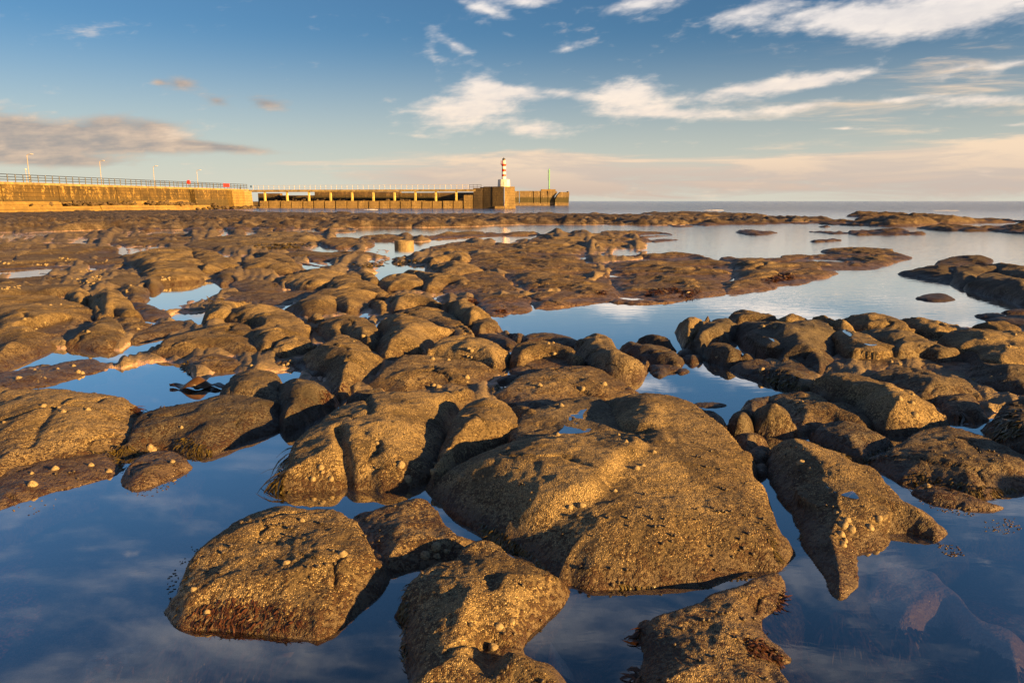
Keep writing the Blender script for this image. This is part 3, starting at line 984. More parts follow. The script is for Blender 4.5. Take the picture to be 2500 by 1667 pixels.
boulder('low rock with a red weed tuft at the bottom edge below the central slab',
        "C 560,1290 600,1250 700,1220 800,1190 900,1150 960,1115 1060,1085 1150,1040 1210,1020 1225,1080 1225,1130 1200,1180 1150,1220 1110,1250 1130,1300 1180,1350 1230,1410 1250,1450 1200,1460 1220,1500 1270,1560 1310,1720 560,1720 575,1500 565,1400",
        0.12, R=0.30, seed=9, aspect=0.2, p=1.7, q=1.15)
boulder('forked rock tapering into two fingers in the right foreground pool',
        "D 255,470 265,420 300,370 350,355 430,365 500,390 600,420 690,470 770,490 800,520 830,560 870,600 910,650 980,690 1050,730 1100,780 1135,820 1100,860 1040,840 950,815 870,812 800,812 850,855 800,890 730,905 680,930 690,1000 695,1060 670,1110 630,1150 590,1140 550,1090 520,1030 490,960 460,890 430,830 390,740 350,680 310,620 270,560",
        0.24, R=0.34, flank=1.0, aspect=0.3, mat='rock', seed=15, tilt=(0, 0.06), grow=0.5, lump=0.4, crack=0.1, puddles=["D 545,580 590,572 650,590 690,620 705,648 640,635 580,610"], p=1.6, q=1.15)
boulder('wide shaded slab at the right edge above the foam specks', "D 780,460 850,420 930,370 1000,320 1080,300 1180,295 1300,330 1400,370 1500,420 1580,450 1600,520 1580,600 1450,610 1350,640 1250,640 1150,610 1050,590 980,580 900,570 850,530 800,490",
        0.26, mat='rock_plain', R=0.3, seed=18)
boulder('thin tongue of rock lapped by the pool under the right slab', "D 980,610 1050,580 1150,600 1250,630 1350,665 1420,690 1380,705 1280,705 1180,690 1080,670 1000,640", 0.06, mat='rock_plain', R=0.2, name='rock_shelf')
boulder('dark weedy rock between the forked rock and the right slab', "D 470,330 500,295 560,270 640,265 710,280 770,310 830,330 850,370 840,400 780,420 740,470 690,460 600,420 540,400 490,370", 0.26, mat='rock_dark')
boulder('dark egg shaped stone in the gap right of the central slab', "D 30,300 60,260 100,220 150,210 170,250 180,320 150,350 90,350 40,330", 0.24, mat='rock_dark', rough=0.4)
boulder('brown rounded stone below the egg shaped one', "D 85,350 120,325 180,322 225,340 245,380 220,400 170,430 140,440 110,400", 0.19, mat='rock_plain', rough=0.4)
boulder('third rounded stone down, above the little runnel', "D 145,450 170,410 210,388 255,395 265,430 245,470 200,490 160,480", 0.16, mat='rock_dark', rough=0.4)
boulder('little blue grey stone sitting in the runnel', "D 180,510 200,480 235,478 250,500 245,540 205,545", 0.07, mat='rock_dark', rough=0.4)
boulder('rounded rock with a sunlit shoulder beside the three stones', "D 180,280 200,210 250,182 310,185 350,220 385,280 390,330 330,340 250,335 190,320", 0.31, mat='rock_plain')
boulder('flat topped rock catching sun above the rounded shoulder rock', "D 250,170 270,140 350,120 470,120 530,150 560,170 640,175 700,205 740,240 760,280 700,290 560,270 480,300 400,320 380,270 340,215 290,185", 0.33, zb=0.05)
boulder('dark rock edge on the pool left of the flat topped rock', "D 140,190 160,160 220,145 275,140 260,175 210,210 180,240 150,220", 0.28, mat='rock_dark', zb=0.05)
boulder('big sunlit hump backed rock in the right foreground', "D 475,70 500,40 560,25 640,28 720,40 800,60 870,75 890,95 950,110 1020,150 1080,180 1120,230 1145,270 1080,290 1000,310 900,315 800,300 740,250 700,200 640,175 560,150 500,120",
        0.40, R=0.3, seed=21, zb=0.04)
boulder('shaded ridge rock behind the big hump backed rock', "D 745,40 800,15 870,0 950,-5 1040,5 1100,30 1140,45 1220,50 1260,80 1310,135 1250,135 1140,140 1020,145 950,110 890,95 840,70", 0.36, mat='rock_plain', zb=0.1)
boulder('low grey slab draped with kelp at the right edge pool', "D 1020,140 1120,125 1250,125 1300,170 1330,220 1340,260 1250,260 1140,250 1100,200", 0.16, mat='rock_plain', name='rock_slab')
boulder('weed hung rock at the right edge above the wide shaded slab', "D 1350,300 1400,230 1440,180 1500,165 1580,170 1640,250 1620,460 1480,430 1400,370", 0.28, mat='rock_dark')
boulder('sliver of dark stone just breaking the pool behind the central slab', "R 90,1365 150,1352 250,1352 320,1370 260,1385 160,1385", 0.025, mat='rock_dark', R=0.1)
boulder('wet dark stone at the near end of the pool behind the central slab', "C 840,205 880,210 920,225 945,250 950,290 930,310 900,280 860,240", 0.10, mat='rock_dark')

# ------------------------------------------------------------------ the outcrop on the right
right = empty('rock_outcrop', 'dark humped rock outcrop on the right between the channel and the foreground', 'rock outcrop')  # shade on the rock fronts is partly painted in with darker stone
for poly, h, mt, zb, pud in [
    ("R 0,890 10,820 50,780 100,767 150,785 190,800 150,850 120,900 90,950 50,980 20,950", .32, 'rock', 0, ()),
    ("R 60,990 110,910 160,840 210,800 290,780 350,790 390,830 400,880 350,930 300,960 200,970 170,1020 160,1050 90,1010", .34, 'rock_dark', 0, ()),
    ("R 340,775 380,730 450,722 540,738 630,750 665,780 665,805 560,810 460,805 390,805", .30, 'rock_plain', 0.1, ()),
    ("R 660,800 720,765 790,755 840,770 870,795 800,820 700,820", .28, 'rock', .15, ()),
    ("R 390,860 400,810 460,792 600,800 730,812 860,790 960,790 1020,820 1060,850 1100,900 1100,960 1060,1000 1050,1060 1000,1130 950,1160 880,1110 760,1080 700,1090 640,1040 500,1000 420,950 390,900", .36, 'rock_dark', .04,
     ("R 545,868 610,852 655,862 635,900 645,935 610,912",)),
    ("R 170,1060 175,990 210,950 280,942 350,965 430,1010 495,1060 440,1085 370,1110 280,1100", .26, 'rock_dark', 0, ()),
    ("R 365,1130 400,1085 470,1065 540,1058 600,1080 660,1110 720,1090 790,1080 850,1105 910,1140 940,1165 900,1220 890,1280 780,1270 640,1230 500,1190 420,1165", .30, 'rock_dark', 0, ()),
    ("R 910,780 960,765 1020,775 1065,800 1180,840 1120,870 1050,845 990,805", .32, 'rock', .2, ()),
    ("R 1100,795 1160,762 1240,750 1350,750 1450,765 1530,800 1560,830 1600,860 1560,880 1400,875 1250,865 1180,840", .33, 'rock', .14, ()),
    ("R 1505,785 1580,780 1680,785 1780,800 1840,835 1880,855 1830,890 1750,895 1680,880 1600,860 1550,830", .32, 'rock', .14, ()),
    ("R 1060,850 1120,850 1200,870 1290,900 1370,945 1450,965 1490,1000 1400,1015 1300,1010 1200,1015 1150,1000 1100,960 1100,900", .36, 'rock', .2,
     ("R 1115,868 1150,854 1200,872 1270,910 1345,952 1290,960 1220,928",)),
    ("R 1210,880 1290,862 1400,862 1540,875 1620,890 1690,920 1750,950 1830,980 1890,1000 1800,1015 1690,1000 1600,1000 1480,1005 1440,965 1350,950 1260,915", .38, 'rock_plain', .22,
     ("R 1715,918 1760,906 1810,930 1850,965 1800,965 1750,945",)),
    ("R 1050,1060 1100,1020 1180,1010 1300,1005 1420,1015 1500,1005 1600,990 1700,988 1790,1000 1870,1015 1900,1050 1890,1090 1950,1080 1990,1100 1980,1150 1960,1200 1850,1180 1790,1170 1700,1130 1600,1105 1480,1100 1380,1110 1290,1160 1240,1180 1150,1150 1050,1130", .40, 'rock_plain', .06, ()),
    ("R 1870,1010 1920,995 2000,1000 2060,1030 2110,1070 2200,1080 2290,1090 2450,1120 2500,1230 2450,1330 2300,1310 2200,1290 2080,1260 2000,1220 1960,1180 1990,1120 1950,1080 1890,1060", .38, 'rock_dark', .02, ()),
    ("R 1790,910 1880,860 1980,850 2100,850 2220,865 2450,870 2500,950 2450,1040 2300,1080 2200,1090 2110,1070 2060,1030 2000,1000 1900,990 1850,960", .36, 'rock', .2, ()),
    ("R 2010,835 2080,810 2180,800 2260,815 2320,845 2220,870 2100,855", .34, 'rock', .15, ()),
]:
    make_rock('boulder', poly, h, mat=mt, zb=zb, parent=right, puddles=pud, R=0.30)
for k, (poly, h, lab) in enumerate([
        ("R 0,1000 50,990 105,1010 90,1035 0,1045", .10, 'flat brown pebble at the water left of the right outcrop'),
        ("R 20,1050 60,1025 130,1030 155,1055 120,1085 60,1085", .11, 'dark pebble at the left foot of the right outcrop'),
        ("R -10,1130 40,1120 60,1140 30,1155 -10,1155", .04, 'half sunk pebble in the pool left of the right outcrop')]):
    boulder(lab, poly, h, mat='rock_dark', name='pebble', rough=0.4)
# unseen rocks continuing the outcrop past the right edge, added to cast shade
beyond = empty('rock_outcrop', 'unseen rock outcrop beyond the right edge, added to cast shade', 'rock outcrop')
for x, y, rx, ry, h in [(7.2, 6.4, .9, .8, .75), (6.3, 4.6, .8, .7, .62), (5.2, 3.0, .8, .6, .66), (8.6, 8.2, 1.0, .9, .6), (4.9, 1.6, .7, .5, .60), (7.6, 3.6, 1.2, 1.0, .9), (10.6, 6.6, 1.4, 1.2, .8), (6.6, 1.7, 1.0, .6, .95)]:
    wp = [(x + rx * math.cos(a) * random.uniform(.85, 1.15), y + ry * math.sin(a) * random.uniform(.85, 1.15)) for a in np.linspace(0, 2 * math.pi, 11)[:-1]]
    make_rock('boulder', None, h * 0.78, mat='rock_plain', parent=beyond, world_poly=wp, R=0.4, detail=14)

far_right = empty('rock_outcrop', 'dark shaded rock outcrop in the channel at the right edge', 'rock outcrop')
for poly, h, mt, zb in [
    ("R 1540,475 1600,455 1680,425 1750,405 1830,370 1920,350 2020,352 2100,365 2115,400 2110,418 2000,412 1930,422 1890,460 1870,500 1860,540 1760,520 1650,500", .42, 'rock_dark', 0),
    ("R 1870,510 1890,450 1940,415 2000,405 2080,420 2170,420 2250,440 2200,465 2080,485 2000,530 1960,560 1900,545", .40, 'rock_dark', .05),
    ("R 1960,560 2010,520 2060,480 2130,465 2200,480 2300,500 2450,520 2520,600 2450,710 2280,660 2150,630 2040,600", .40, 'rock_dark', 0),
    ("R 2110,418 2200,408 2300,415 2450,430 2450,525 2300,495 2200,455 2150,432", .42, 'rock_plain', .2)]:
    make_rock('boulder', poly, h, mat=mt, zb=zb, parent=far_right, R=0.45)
boulder('low dark hump awash in the channel before the right edge outcrop', "R 1615,640 1690,610 1780,605 1840,620 1880,650 1780,660 1690,655", .08, mat='rock_dark', R=0.3)
boulder('wet grey slab with weed in the channel at the right edge, nearest the outcrop', "R 2025,755 2100,740 2180,740 2220,755 2180,772 2080,778", .08, mat='rock_dark', name='rock_slab')
boulder('wide wet slab at the right edge just behind the right outcrop', "R 2090,785 2200,765 2300,755 2450,770 2450,830 2250,822 2150,805", .09, mat='rock_dark', name='rock_slab')
boulder('upper wet slab at the right edge of the channel', "R 2200,735 2280,715 2450,715 2450,748 2280,748", .08, mat='rock_dark', name='rock_slab')

# ------------------------------------------------------------------ boulders in the middle
middle = empty('rock_outcrop', 'jumble of rounded sunlit boulders in the middle of the shore', 'rock outcrop')
MID = [
    ("M 260,560 290,510 360,485 450,478 520,490 570,530 590,575 520,585 420,588 330,592", .36, 'rock', .05),
    ("M 455,475 490,455 560,455 650,475 750,480 850,500 900,540 860,565 760,540 700,570 650,575 600,578 560,520 500,485", .36, 'rock', .12),
    ("M -40,505 60,480 120,480 155,505 100,535 -40,535", .34, 'rock', .2), ("M 140,490 200,470 240,490 260,530 200,540", .34, 'rock', .2),
    ("M -60,530 50,510 150,520 230,545 290,580 320,610 300,640 200,625 100,605 -60,605", .34, 'rock', .12),
    ("M -90,620 0,590 120,585 230,600 310,620 390,610 380,640 330,650 220,660 150,720 60,750 -90,700", .34, 'rock', .04),
    ("M 200,690 240,660 300,670 335,715 325,750 290,775 240,740", .28, 'rock', 0),
    ("M 340,700 350,650 400,620 500,615 600,640 680,665 735,690 680,725 600,715 500,720 430,745 360,750", .34, 'rock', .05),
    ("M 690,700 760,680 830,668 900,680 960,710 1010,750 1040,795 980,825 900,855 830,805 760,745", .40, 'rock', .08),
    ("M 880,830 960,800 1060,795 1105,840 1105,885 1040,900 960,915 900,880", .32, 'rock_plain', 0),
    ("M 340,780 400,745 500,715 620,715 720,740 800,790 880,850 920,910 850,920 780,865 680,825 600,805 450,780", .40, 'rock', .12),
    ("M 250,1010 290,950 270,860 300,800 360,760 450,765 560,790 660,830 760,870 800,900 760,930 660,960 600,1010 570,1055 440,1060 390,1090 300,1110 260,1060", .40, 'rock', 0),
    ("M -140,830 -80,790 0,770 80,765 180,800 240,850 265,920 250,960 210,1010 100,970 0,920 -120,910", .40, 'rock', .08),
    ("M -250,1100 -200,1010 -100,960 0,900 100,930 180,980 230,1020 290,1080 285,1130 200,1220 100,1290 0,1350 -50,1300 -100,1200 -200,1160", .40, 'rock', 0),
    ("M 580,1040 620,990 690,940 760,915 850,905 960,920 1060,950 1130,990 1165,1035 1140,1090 1080,1140 1000,1120 900,1100 780,1085 660,1065", .40, 'rock', .06),
    ("M 190,1270 230,1210 300,1150 380,1090 430,1050 560,1040 650,1050 800,1070 950,1085 1060,1130 1085,1165 1040,1210 960,1260 850,1290 700,1285 550,1295 450,1305 350,1290 270,1290", .36, 'rock', 0.02),
    ("M 1190,1090 1205,1020 1230,970 1300,950 1400,945 1500,960 1590,990 1650,1040 1680,1070 1640,1110 1550,1075 1450,1065 1350,1075 1260,1110", .36, 'rock', .08),
    ("M 1190,1150 1250,1100 1330,1060 1450,1052 1560,1070 1650,1080 1670,1110 1560,1140 1450,1140 1350,1160 1260,1180", .24, 'rock_plain', .02),
    ("M 1265,940 1300,900 1380,885 1470,890 1570,910 1640,940 1655,970 1620,990 1550,980 1480,960 1400,950 1300,960", .32, 'rock_plain', .04),
    ("M 965,905 1050,893 1130,905 1200,940 1220,970 1160,990 1060,960", .24, 'rock_dark', .02), ("M 1140,900 1200,890 1270,905 1260,960 1220,968 1190,930", .2, 'rock_dark', 0),
    ("M 1630,970 1680,930 1740,900 1800,895 1850,920 1890,970 1940,1020 2030,1050 2110,1085 2125,1110 2110,1150 2080,1190 2000,1205 1900,1200 1800,1180 1720,1130 1680,1080", .36, 'rock_plain', 0),
    ("M 1940,990 1970,955 2020,948 2080,970 2140,970 2240,985 2330,1030 2365,1080 2340,1120 2250,1110 2130,1090 2040,1050 1960,1020", .28, 'rock_dark', 0),
    ("M 2065,950 2090,915 2140,900 2210,905 2270,930 2300,970 2310,1005 2240,995 2140,980", .28, 'rock_dark', 0.02),
    ("M 2140,1130 2180,1105 2260,1105 2360,1130 2340,1160 2280,1165 2220,1195 2170,1180", .08, 'rock_dark', 0),
    ("M 1040,1340 1080,1300 1150,1260 1250,1200 1350,1160 1450,1130 1560,1118 1700,1118 1790,1140 1880,1190 1960,1230 2020,1280 2050,1305 1950,1320 1830,1340 1700,1340 1600,1350 1520,1390 1500,1410 1440,1425 1300,1425 1250,1395 1150,1370", .38, 'rock', .02),
    ("M 1090,1230 1120,1190 1200,1178 1265,1190 1200,1220 1130,1240", .08, 'rock_dark', 0),
]
for poly, h, mt, zb in MID:
    make_rock('boulder', poly, h * 0.88, mat=mt, zb=zb, parent=middle, R=0.32, lump=0.7)

# ------------------------------------------------------------------ the long ledge reaching into the channel
ledge = empty('rock_ledge', 'long flat rock ledge reaching right into the channel with deep cracks', 'rock ledge')
for poly, h, zb in [
    ("M 560,340 620,290 720,280 800,260 950,250 1100,265 1250,270 1330,240 1400,210 1500,195 1600,205 1680,240 1700,290 1710,320 1640,335 1700,350 1700,375 1640,385 1500,400 1300,380 1100,340 900,340 700,350 600,355", .26, 0),
    ("M 1665,265 1720,225 1800,195 1900,180 2050,185 2200,190 2290,200 2300,215 2200,220 2110,235 2130,260 2050,285 1900,300 1780,310 1700,300", .28, 0),
    ("M 2130,250 2230,237 2340,240 2300,250 2180,260", .08, 0),
    ("M 1915,668 1905,600 1885,550 1855,480 1805,430 1735,390 1750,355 1850,362 1950,350 2100,345 2230,335 R 0,330 120,340 210,370 280,385 330,400 355,450 360,500 335,560 295,610 120,632 0,640 M 2250,665 2080,680 1960,675", .24, 0),
    ("R 305,610 350,560 372,500 380,440 345,400 340,365 450,365 560,360 720,362 800,345 900,345 1000,340 1130,345 1260,350 1340,365 1400,400 1330,440 1200,450 1060,455 960,490 870,515 760,540 640,550 500,580 370,605", .25, 0),
    ("R 980,325 1010,305 1130,290 1300,295 1430,300 1460,320 1575,355 1550,370 1440,400 1340,395 1250,365 1130,350", .28, 0),
    ("M 1895,665 1885,600 1865,550 1830,480 1790,430 1700,400 1600,400 1500,410 1300,440 1130,450 1110,480 1150,520 1180,560 1240,600 1280,640 1315,690 1315,735 1440,720 1580,705 1700,690", .26, 0),
    ("M 700,600 720,540 800,510 920,470 1000,460 1105,470 1155,520 1180,560 1250,610 1290,650 1300,700 1295,738 1180,745 1100,765 1020,750 960,700 880,640 800,625", .26, 0),
    ("M 605,440 620,380 680,350 780,340 880,335 905,360 905,400 850,410 760,405 690,415 650,445 650,470", .46, .02),
    ("M 645,455 680,410 750,393 850,395 920,415 980,440 990,460 920,480 800,485 700,480", .40, .1),
    ("M 905,365 930,335 1050,330 1200,335 1400,345 1600,350 1640,380 1690,400 1600,415 1400,445 1130,455 1030,460 980,445 920,420", .30, .1)]:
    make_rock('slab', poly, h * (.62 if h < .36 else .85), mat='ledge', zb=zb, parent=ledge, R=0.5, aspect=0.5, rough=1.5, p=1.8, q=1.35, flank=1.2, detail=4, lump=0.7)

# ------------------------------------------------------------------ left shore
left = empty('rock_outcrop', 'broad sunlit rock shelf and boulders along the left edge', 'rock outcrop')
for poly, h, mt, zb, kw in [
    ("L 870,370 960,330 1080,310 1200,305 1260,295 1310,330 1340,380 1370,430 1395,490 1390,530 1250,550 1120,560 1090,590 990,600 970,550 940,470 900,420", .46, 'rock', 0, dict(grooves=[("L 950,460 980,500 1000,545", .12, .08), ("L 1060,420 1100,385 1180,360", .03, .05)])),
    ("L 1310,310 1400,305 1500,330 1580,370 1630,410 1640,450 1560,455 1480,475 1400,485 1370,430 1330,360", .40, 'rock', .05, {}),
    ("L 1490,520 1520,470 1600,440 1660,460 1650,520 1600,550 1520,560", .24, 'rock_plain', 0, {}),
    ("L 1690,420 1720,380 1800,370 1780,345 1830,328 1920,340 2000,365 2050,410 2060,470 2000,485 1900,482 1800,475 1680,475 1660,460", .38, 'rock', .03, dict(grooves=[("L 1800,372 1900,375 1960,390", .04, .06)])),
    ("L 540,600 600,560 700,510 760,460 850,450 920,470 970,550 1000,620 1005,665 940,685 890,685 850,645 780,600 680,600 600,615", .28, 'rock_plain', 0, {}),
    ("L -60,430 60,395 200,340 350,310 600,300 760,300 840,370 890,450 760,465 680,525 560,605 420,640 200,640 -60,640", .14, 'flat', 0, dict(R=.15)),
    ("L -60,330 0,270 150,260 300,270 500,265 680,280 600,310 350,330 150,360 -60,410", .17, 'flat', .05, dict(R=.2)),
    ("L -60,660 80,640 250,630 400,640 520,680 620,720 690,770 560,830 480,900 400,950 340,1000 200,1050 80,1095 -60,1140", .34, 'rock', 0, dict(R=.3, puddles=["L 150,893 300,850 470,806 440,850 380,888 300,902"])),
    ("L 455,630 520,600 590,595 630,625 600,665 560,685 490,665", .44, 'rock', .2, {}),
    ("L 600,660 640,630 690,610 720,590 770,587 820,610 870,660 910,720 945,770 850,775 790,750 770,770 690,780 650,725", .50, 'rock', .15, dict(grooves=[("L 690,640 700,700 730,760", .05, .05)])),
    ("L 460,980 520,910 600,850 680,800 750,780 800,810 850,880 880,930 850,980 760,1010 650,1005 550,990", .32, 'rock_plain', 0, {}),
    ("L 760,790 780,760 870,760 940,775 1000,810 1045,835 1000,870 880,915 830,860", .28, 'rock', .06, {}),
    ("L 890,685 950,675 1030,690 1100,720 1150,750 1165,785 1100,800 1000,800 960,775 930,735", .20, 'rock_plain', 0, {}),
    ("L 870,920 1000,860 1150,810 1270,805 1350,830 1375,865 1300,880 1200,920 1130,920 1000,950 900,960", .13, 'flat', 0, {}),
    ("L 1410,855 1420,780 1450,700 1490,672 1580,668 1680,680 1740,700 1680,730 1640,780 1660,820 1530,845", .44, 'rock', 0, {}),
    ("L 1580,790 1620,720 1700,700 1800,695 1900,710 1980,740 2060,790 2120,830 2130,880 2100,925 2000,940 1900,970 1850,1005 1780,970 1750,910 1700,850", .42, 'rock', .12, dict(puddles=["L 1700,855 1730,850 1780,870 1775,885 1730,880"])),
    ("L 1010,1020 1100,980 1150,930 1280,890 1400,860 1500,830 1600,815 1690,830 1740,870 1780,910 1800,1000 1830,1040 1700,1060 1550,1050 1440,1045 1300,1065 1150,1065 1060,1055", .30, 'rock', 0, dict(grooves=[("L 1560,880 1680,890 1770,920", .03, .03)])),
    ("L 1860,1050 1900,980 1960,930 2050,912 2130,930 2180,965 2205,1005 2150,1035 2050,1060 1950,1080", .34, 'rock', 0, {}),
    ("L 1270,1110 1310,1060 1400,1040 1480,1035 1580,1050 1680,1090 1690,1130 1600,1150 1480,1160 1380,1180 1310,1160", .20, 'rock', 0, {}),
    ("L -60,1175 100,1150 250,1135 400,1100 500,1080 620,1065 700,1090 760,1110 700,1150 560,1185 480,1210 350,1250 200,1270 100,1280 -60,1280", .09, 'rock_plain', 0, dict(R=.25)),
    ("L 1930,550 1960,500 2020,480 2090,490 2080,460 2160,450 2250,445 2380,470 2380,545 2300,585 2150,595 2000,575", .38, 'rock', .02, {}),
    ("L 1600,560 1660,510 1760,500 1830,530 1960,545 1950,600 1850,612 1700,605", .15, 'flat', 0, {}),
    ("L 1450,660 1500,620 1650,600 1850,612 2000,600 2150,592 2200,602 2100,660 1950,700 1800,692 1650,672", .11, 'flat', 0, {}),
    ("L 1980,725 2080,660 2180,610 2260,580 2360,590 2400,650 2380,720 2300,765 2150,775 2050,755", .32, 'rock', 0, {}),
    ("L 2130,810 2160,770 2210,758 2240,790 2240,825 2180,835", .34, 'rock_plain', .08, {}),
    ("L 2130,860 2250,840 2340,780 2420,800 2440,900 2350,970 2260,950 2210,905", .32, 'rock', .03, {}),
    ("L 1850,1115 1950,1080 2080,1060 2200,1030 2280,1020 2350,1050 2300,1120 2200,1190 2050,1140 1950,1130", .28, 'rock_plain', 0, {}),
    ("L 1300,285 1500,230 1700,212 1900,197 2200,192 2290,212 2240,255 2100,295 2200,335 2380,352 2380,435 2100,405 1900,345 1700,335 1500,325", .20, 'flat', 0, dict(R=.3, aspect=.4)),
    ("L 700,250 900,222 1150,205 1400,205 1500,225 1300,270 1100,285 850,285", .18, 'flat', 0, dict(R=.3, aspect=.4)),
    ("M -150,265 -80,235 40,225 130,235 215,240 225,270 215,292 100,300 -60,300", .26, 'ledge', 0, dict(R=.2)),
    ("M 165,225 260,208 380,205 560,215 700,205 860,185 1000,188 1140,195 1250,185 1330,190 1340,212 1000,222 700,240 450,250 300,250 200,245", .20, 'ledge', 0, dict(R=.2, aspect=.25)),
    ("M -200,345 -60,330 60,318 180,325 260,345 150,370 0,385 -200,385", .18, 'ledge', .03, {}),
    ("L -60,560 200,530 420,520 540,560 420,600 150,625 -60,625", .17, 'flat', .1, {}),
]:
    kw = dict(R=.30, lump=.7) | kw
    make_rock('boulder', poly, h * 0.85, mat=mt, zb=zb, parent=left, **kw)

# ------------------------------------------------------------------ skerries out in the water
for poly, h, lab in [
    ("R -20,98 -20,72 60,68 150,80 300,78 440,70 560,75 605,85 400,92 150,100", .35, 'thin dark skerry ending at mid channel, farthest left of the offshore line'),
    ("R -30,152 -30,112 200,118 450,118 600,115 850,118 940,112 1170,115 1100,135 900,132 600,134 300,137 100,147", .28, 'long narrow brown reef line crossing the channel'),
    ("R 940,128 1170,115 1300,95 1500,95 1700,90 1900,95 2150,95 2420,105 2420,120 2000,125 1800,135 1500,150 1300,145 1100,138", .40, 'wide weedy skerry to the right in the middle of the offshore row'),
    ("R 1160,82 1200,60 1350,58 1500,60 1600,75 1700,70 1850,80 2000,92 1700,95 1500,85 1300,86", .42, 'farthest dark skerry on the right with the sea behind'),
    ("R 1620,160 1720,145 1850,138 2000,148 2150,140 2450,140 2450,198 2250,190 2130,182 1900,180 1750,174", .35, 'dark skerry touching the right edge nearest of the offshore row'),
    ("R 385,185 440,172 560,178 640,182 650,195 560,208 450,205", .22, 'lone oval rock islet in the open channel'),
    ("R 1160,190 1240,172 1320,175 1420,165 1520,168 1580,185 1660,200 1500,208 1300,207 1180,207", .25, 'lumpy islet right of the middle of the channel'),
    ("R 870,183 1000,182 1100,185 1160,197 1060,201 960,193", .10, 'low sliver of rock joined to the left of the lumpy islet'),
    ("R 895,247 950,238 1000,236 1060,232 1100,243 1020,252 920,256", .14, 'small two humped islet nearest in the channel'),
    ("R 950,150 990,143 1025,150 990,156", .14, 'tiny rock just before the reef line')]:
    boulder(lab, poly, h * 0.85, mat='reef', name='skerry', R=0.5, aspect=0.12, rough=2.0, lump=1.4, detail=4, crack=1.0)

# scattered stones on the far reef
far_reef = empty('rock_reef', 'weed covered far reef strewn with stones below the pier', 'rock reef')
rr = random.Random(5)
FARST = [("N 0,548 32,563 5,566 -30,562", .5)]
for k in range(120):
    x = rr.uniform(-60, 1500)
    y = rr.choice([rr.uniform(517, 535), rr.uniform(535, 562), rr.uniform(540, 560)])
    if x > 900 and y > 545:
        continue
    w = rr.uniform(9, 26) * (0.6 + (y - 510) / 60)
    if x > 640 and y < 524:
        y += 8
    ht = w * rr.uniform(.22, .38)
    pts = [(x - w, y), (x - w * rr.uniform(.5, .8), y - ht * .8), (x - w * .1, y - ht * rr.uniform(1, 1.3)), (x + w * .6, y - ht * rr.uniform(.7, 1)), (x + w, y - ht * .1), (x + w * .4, y + ht * .25), (x - w * .4, y + ht * .25)]
    D = CAM_H * F / (y - HOR)
    make_rock('boulder', pts, min(.55, ht * D / F * 0.9 + .1), mat='reef' if rr.random() < .5 else 'ledge', zb=0.05, parent=far_reef, R=.5, rough=1.6, detail=3.5, aspect=.35)

# puddles standing in hollows of the rocks
for pd in PUDDLES:
    mesh_obj('puddle', pd, [tuple(range(len(pd)))], M['pool'], kind='structure')


# ------------------------------------------------------------------ harbour pier on the skyline
ZD = 3.9                                             # deck height above the water


def gp(x, y, z):
    d = px_dir(x, y)
    t = (z - CAM_H) / d.z
    return Vector((d.x * t, d.y * t, z))


WA, WB = gp(0, 443.8, ZD), gp(612, 462.6, ZD)        # seaward edge of the left wall
JA, JB = gp(600, 463.8, ZD), gp(1150, 462.2, ZD)     # edge of the open jetty
WDIR = (WB - WA).normalized()
WN = Vector((-WDIR.y, WDIR.x, 0))                    # away from the viewer
if WN.y < 0:
    WN = -WN
JDIR = (JB - JA).normalized()
JN = Vector((-JDIR.y, JDIR.x, 0))
if JN.y < 0:
    JN = -JN


def on_line(x, A, B):
    """point of the line A-B (deck edge) seen in photo column x"""
    k = (x - CX) / F
    # depth along the camera axis is y*cos + (z-h)*(-sin); columns: X = k * depth
    f = lambda p: p.x - k * (p.y * _c - (p.z - CAM_H) * _s)
    a, b = f(A), f(B)
    t = a / (a - b)
    return A + (B - A) * t


def slab_between(name, p, q, n, d0, d1, z0, z1, mat, parent=None, batter=0.0, **kw):
    """block from p to q along a line, from d0 to d1 behind it, z0 to z1"""
    base = [(p + n * (d0 - batter)), (q + n * (d0 - batter)), (q + n * d1), (p + n * d1)]
    top = [(p + n * d0), (q + n * d0), (q + n * d1), (p + n * d1)]
    return prism(name, [(v.x, v.y) for v in base], z0, z1, mat, parent, top=[(v.x, v.y) for v in top], **kw)


W0 = on_line(-420, WA, WB)
W1 = on_line(606, WA, WB)
# --- left sea wall
wall = empty('sea_wall', 'long weathered concrete sea wall carrying the pier road on the left', 'sea wall', loc=(0, 0, 0))
cols = [-420, -260, -150, -70, 0, 62, 140, 205, 282, 340, 402, 462, 497, 548, 578, 606]
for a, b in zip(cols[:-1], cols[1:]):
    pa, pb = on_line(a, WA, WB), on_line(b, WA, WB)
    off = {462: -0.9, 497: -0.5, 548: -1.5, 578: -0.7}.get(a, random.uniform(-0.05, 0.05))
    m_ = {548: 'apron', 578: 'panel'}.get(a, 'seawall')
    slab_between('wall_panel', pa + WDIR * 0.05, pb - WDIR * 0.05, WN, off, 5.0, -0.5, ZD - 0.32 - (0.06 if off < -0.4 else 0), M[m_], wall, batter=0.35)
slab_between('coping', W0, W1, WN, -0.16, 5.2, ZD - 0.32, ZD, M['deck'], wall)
# the stepped apron at the wall's foot
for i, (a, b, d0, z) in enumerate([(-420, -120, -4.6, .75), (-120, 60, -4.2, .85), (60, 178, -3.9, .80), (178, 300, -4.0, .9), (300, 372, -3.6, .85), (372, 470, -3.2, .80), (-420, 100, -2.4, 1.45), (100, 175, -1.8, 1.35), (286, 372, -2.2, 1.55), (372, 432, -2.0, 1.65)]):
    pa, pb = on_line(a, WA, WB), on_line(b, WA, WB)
    slab_between('apron_block', pa + WDIR * 0.04, pb - WDIR * 0.04, WN, d0, 0.3 if i < 6 else 0.25, -0.5, z + random.uniform(-.03, .03), M['apron'], wall, batter=0.5)
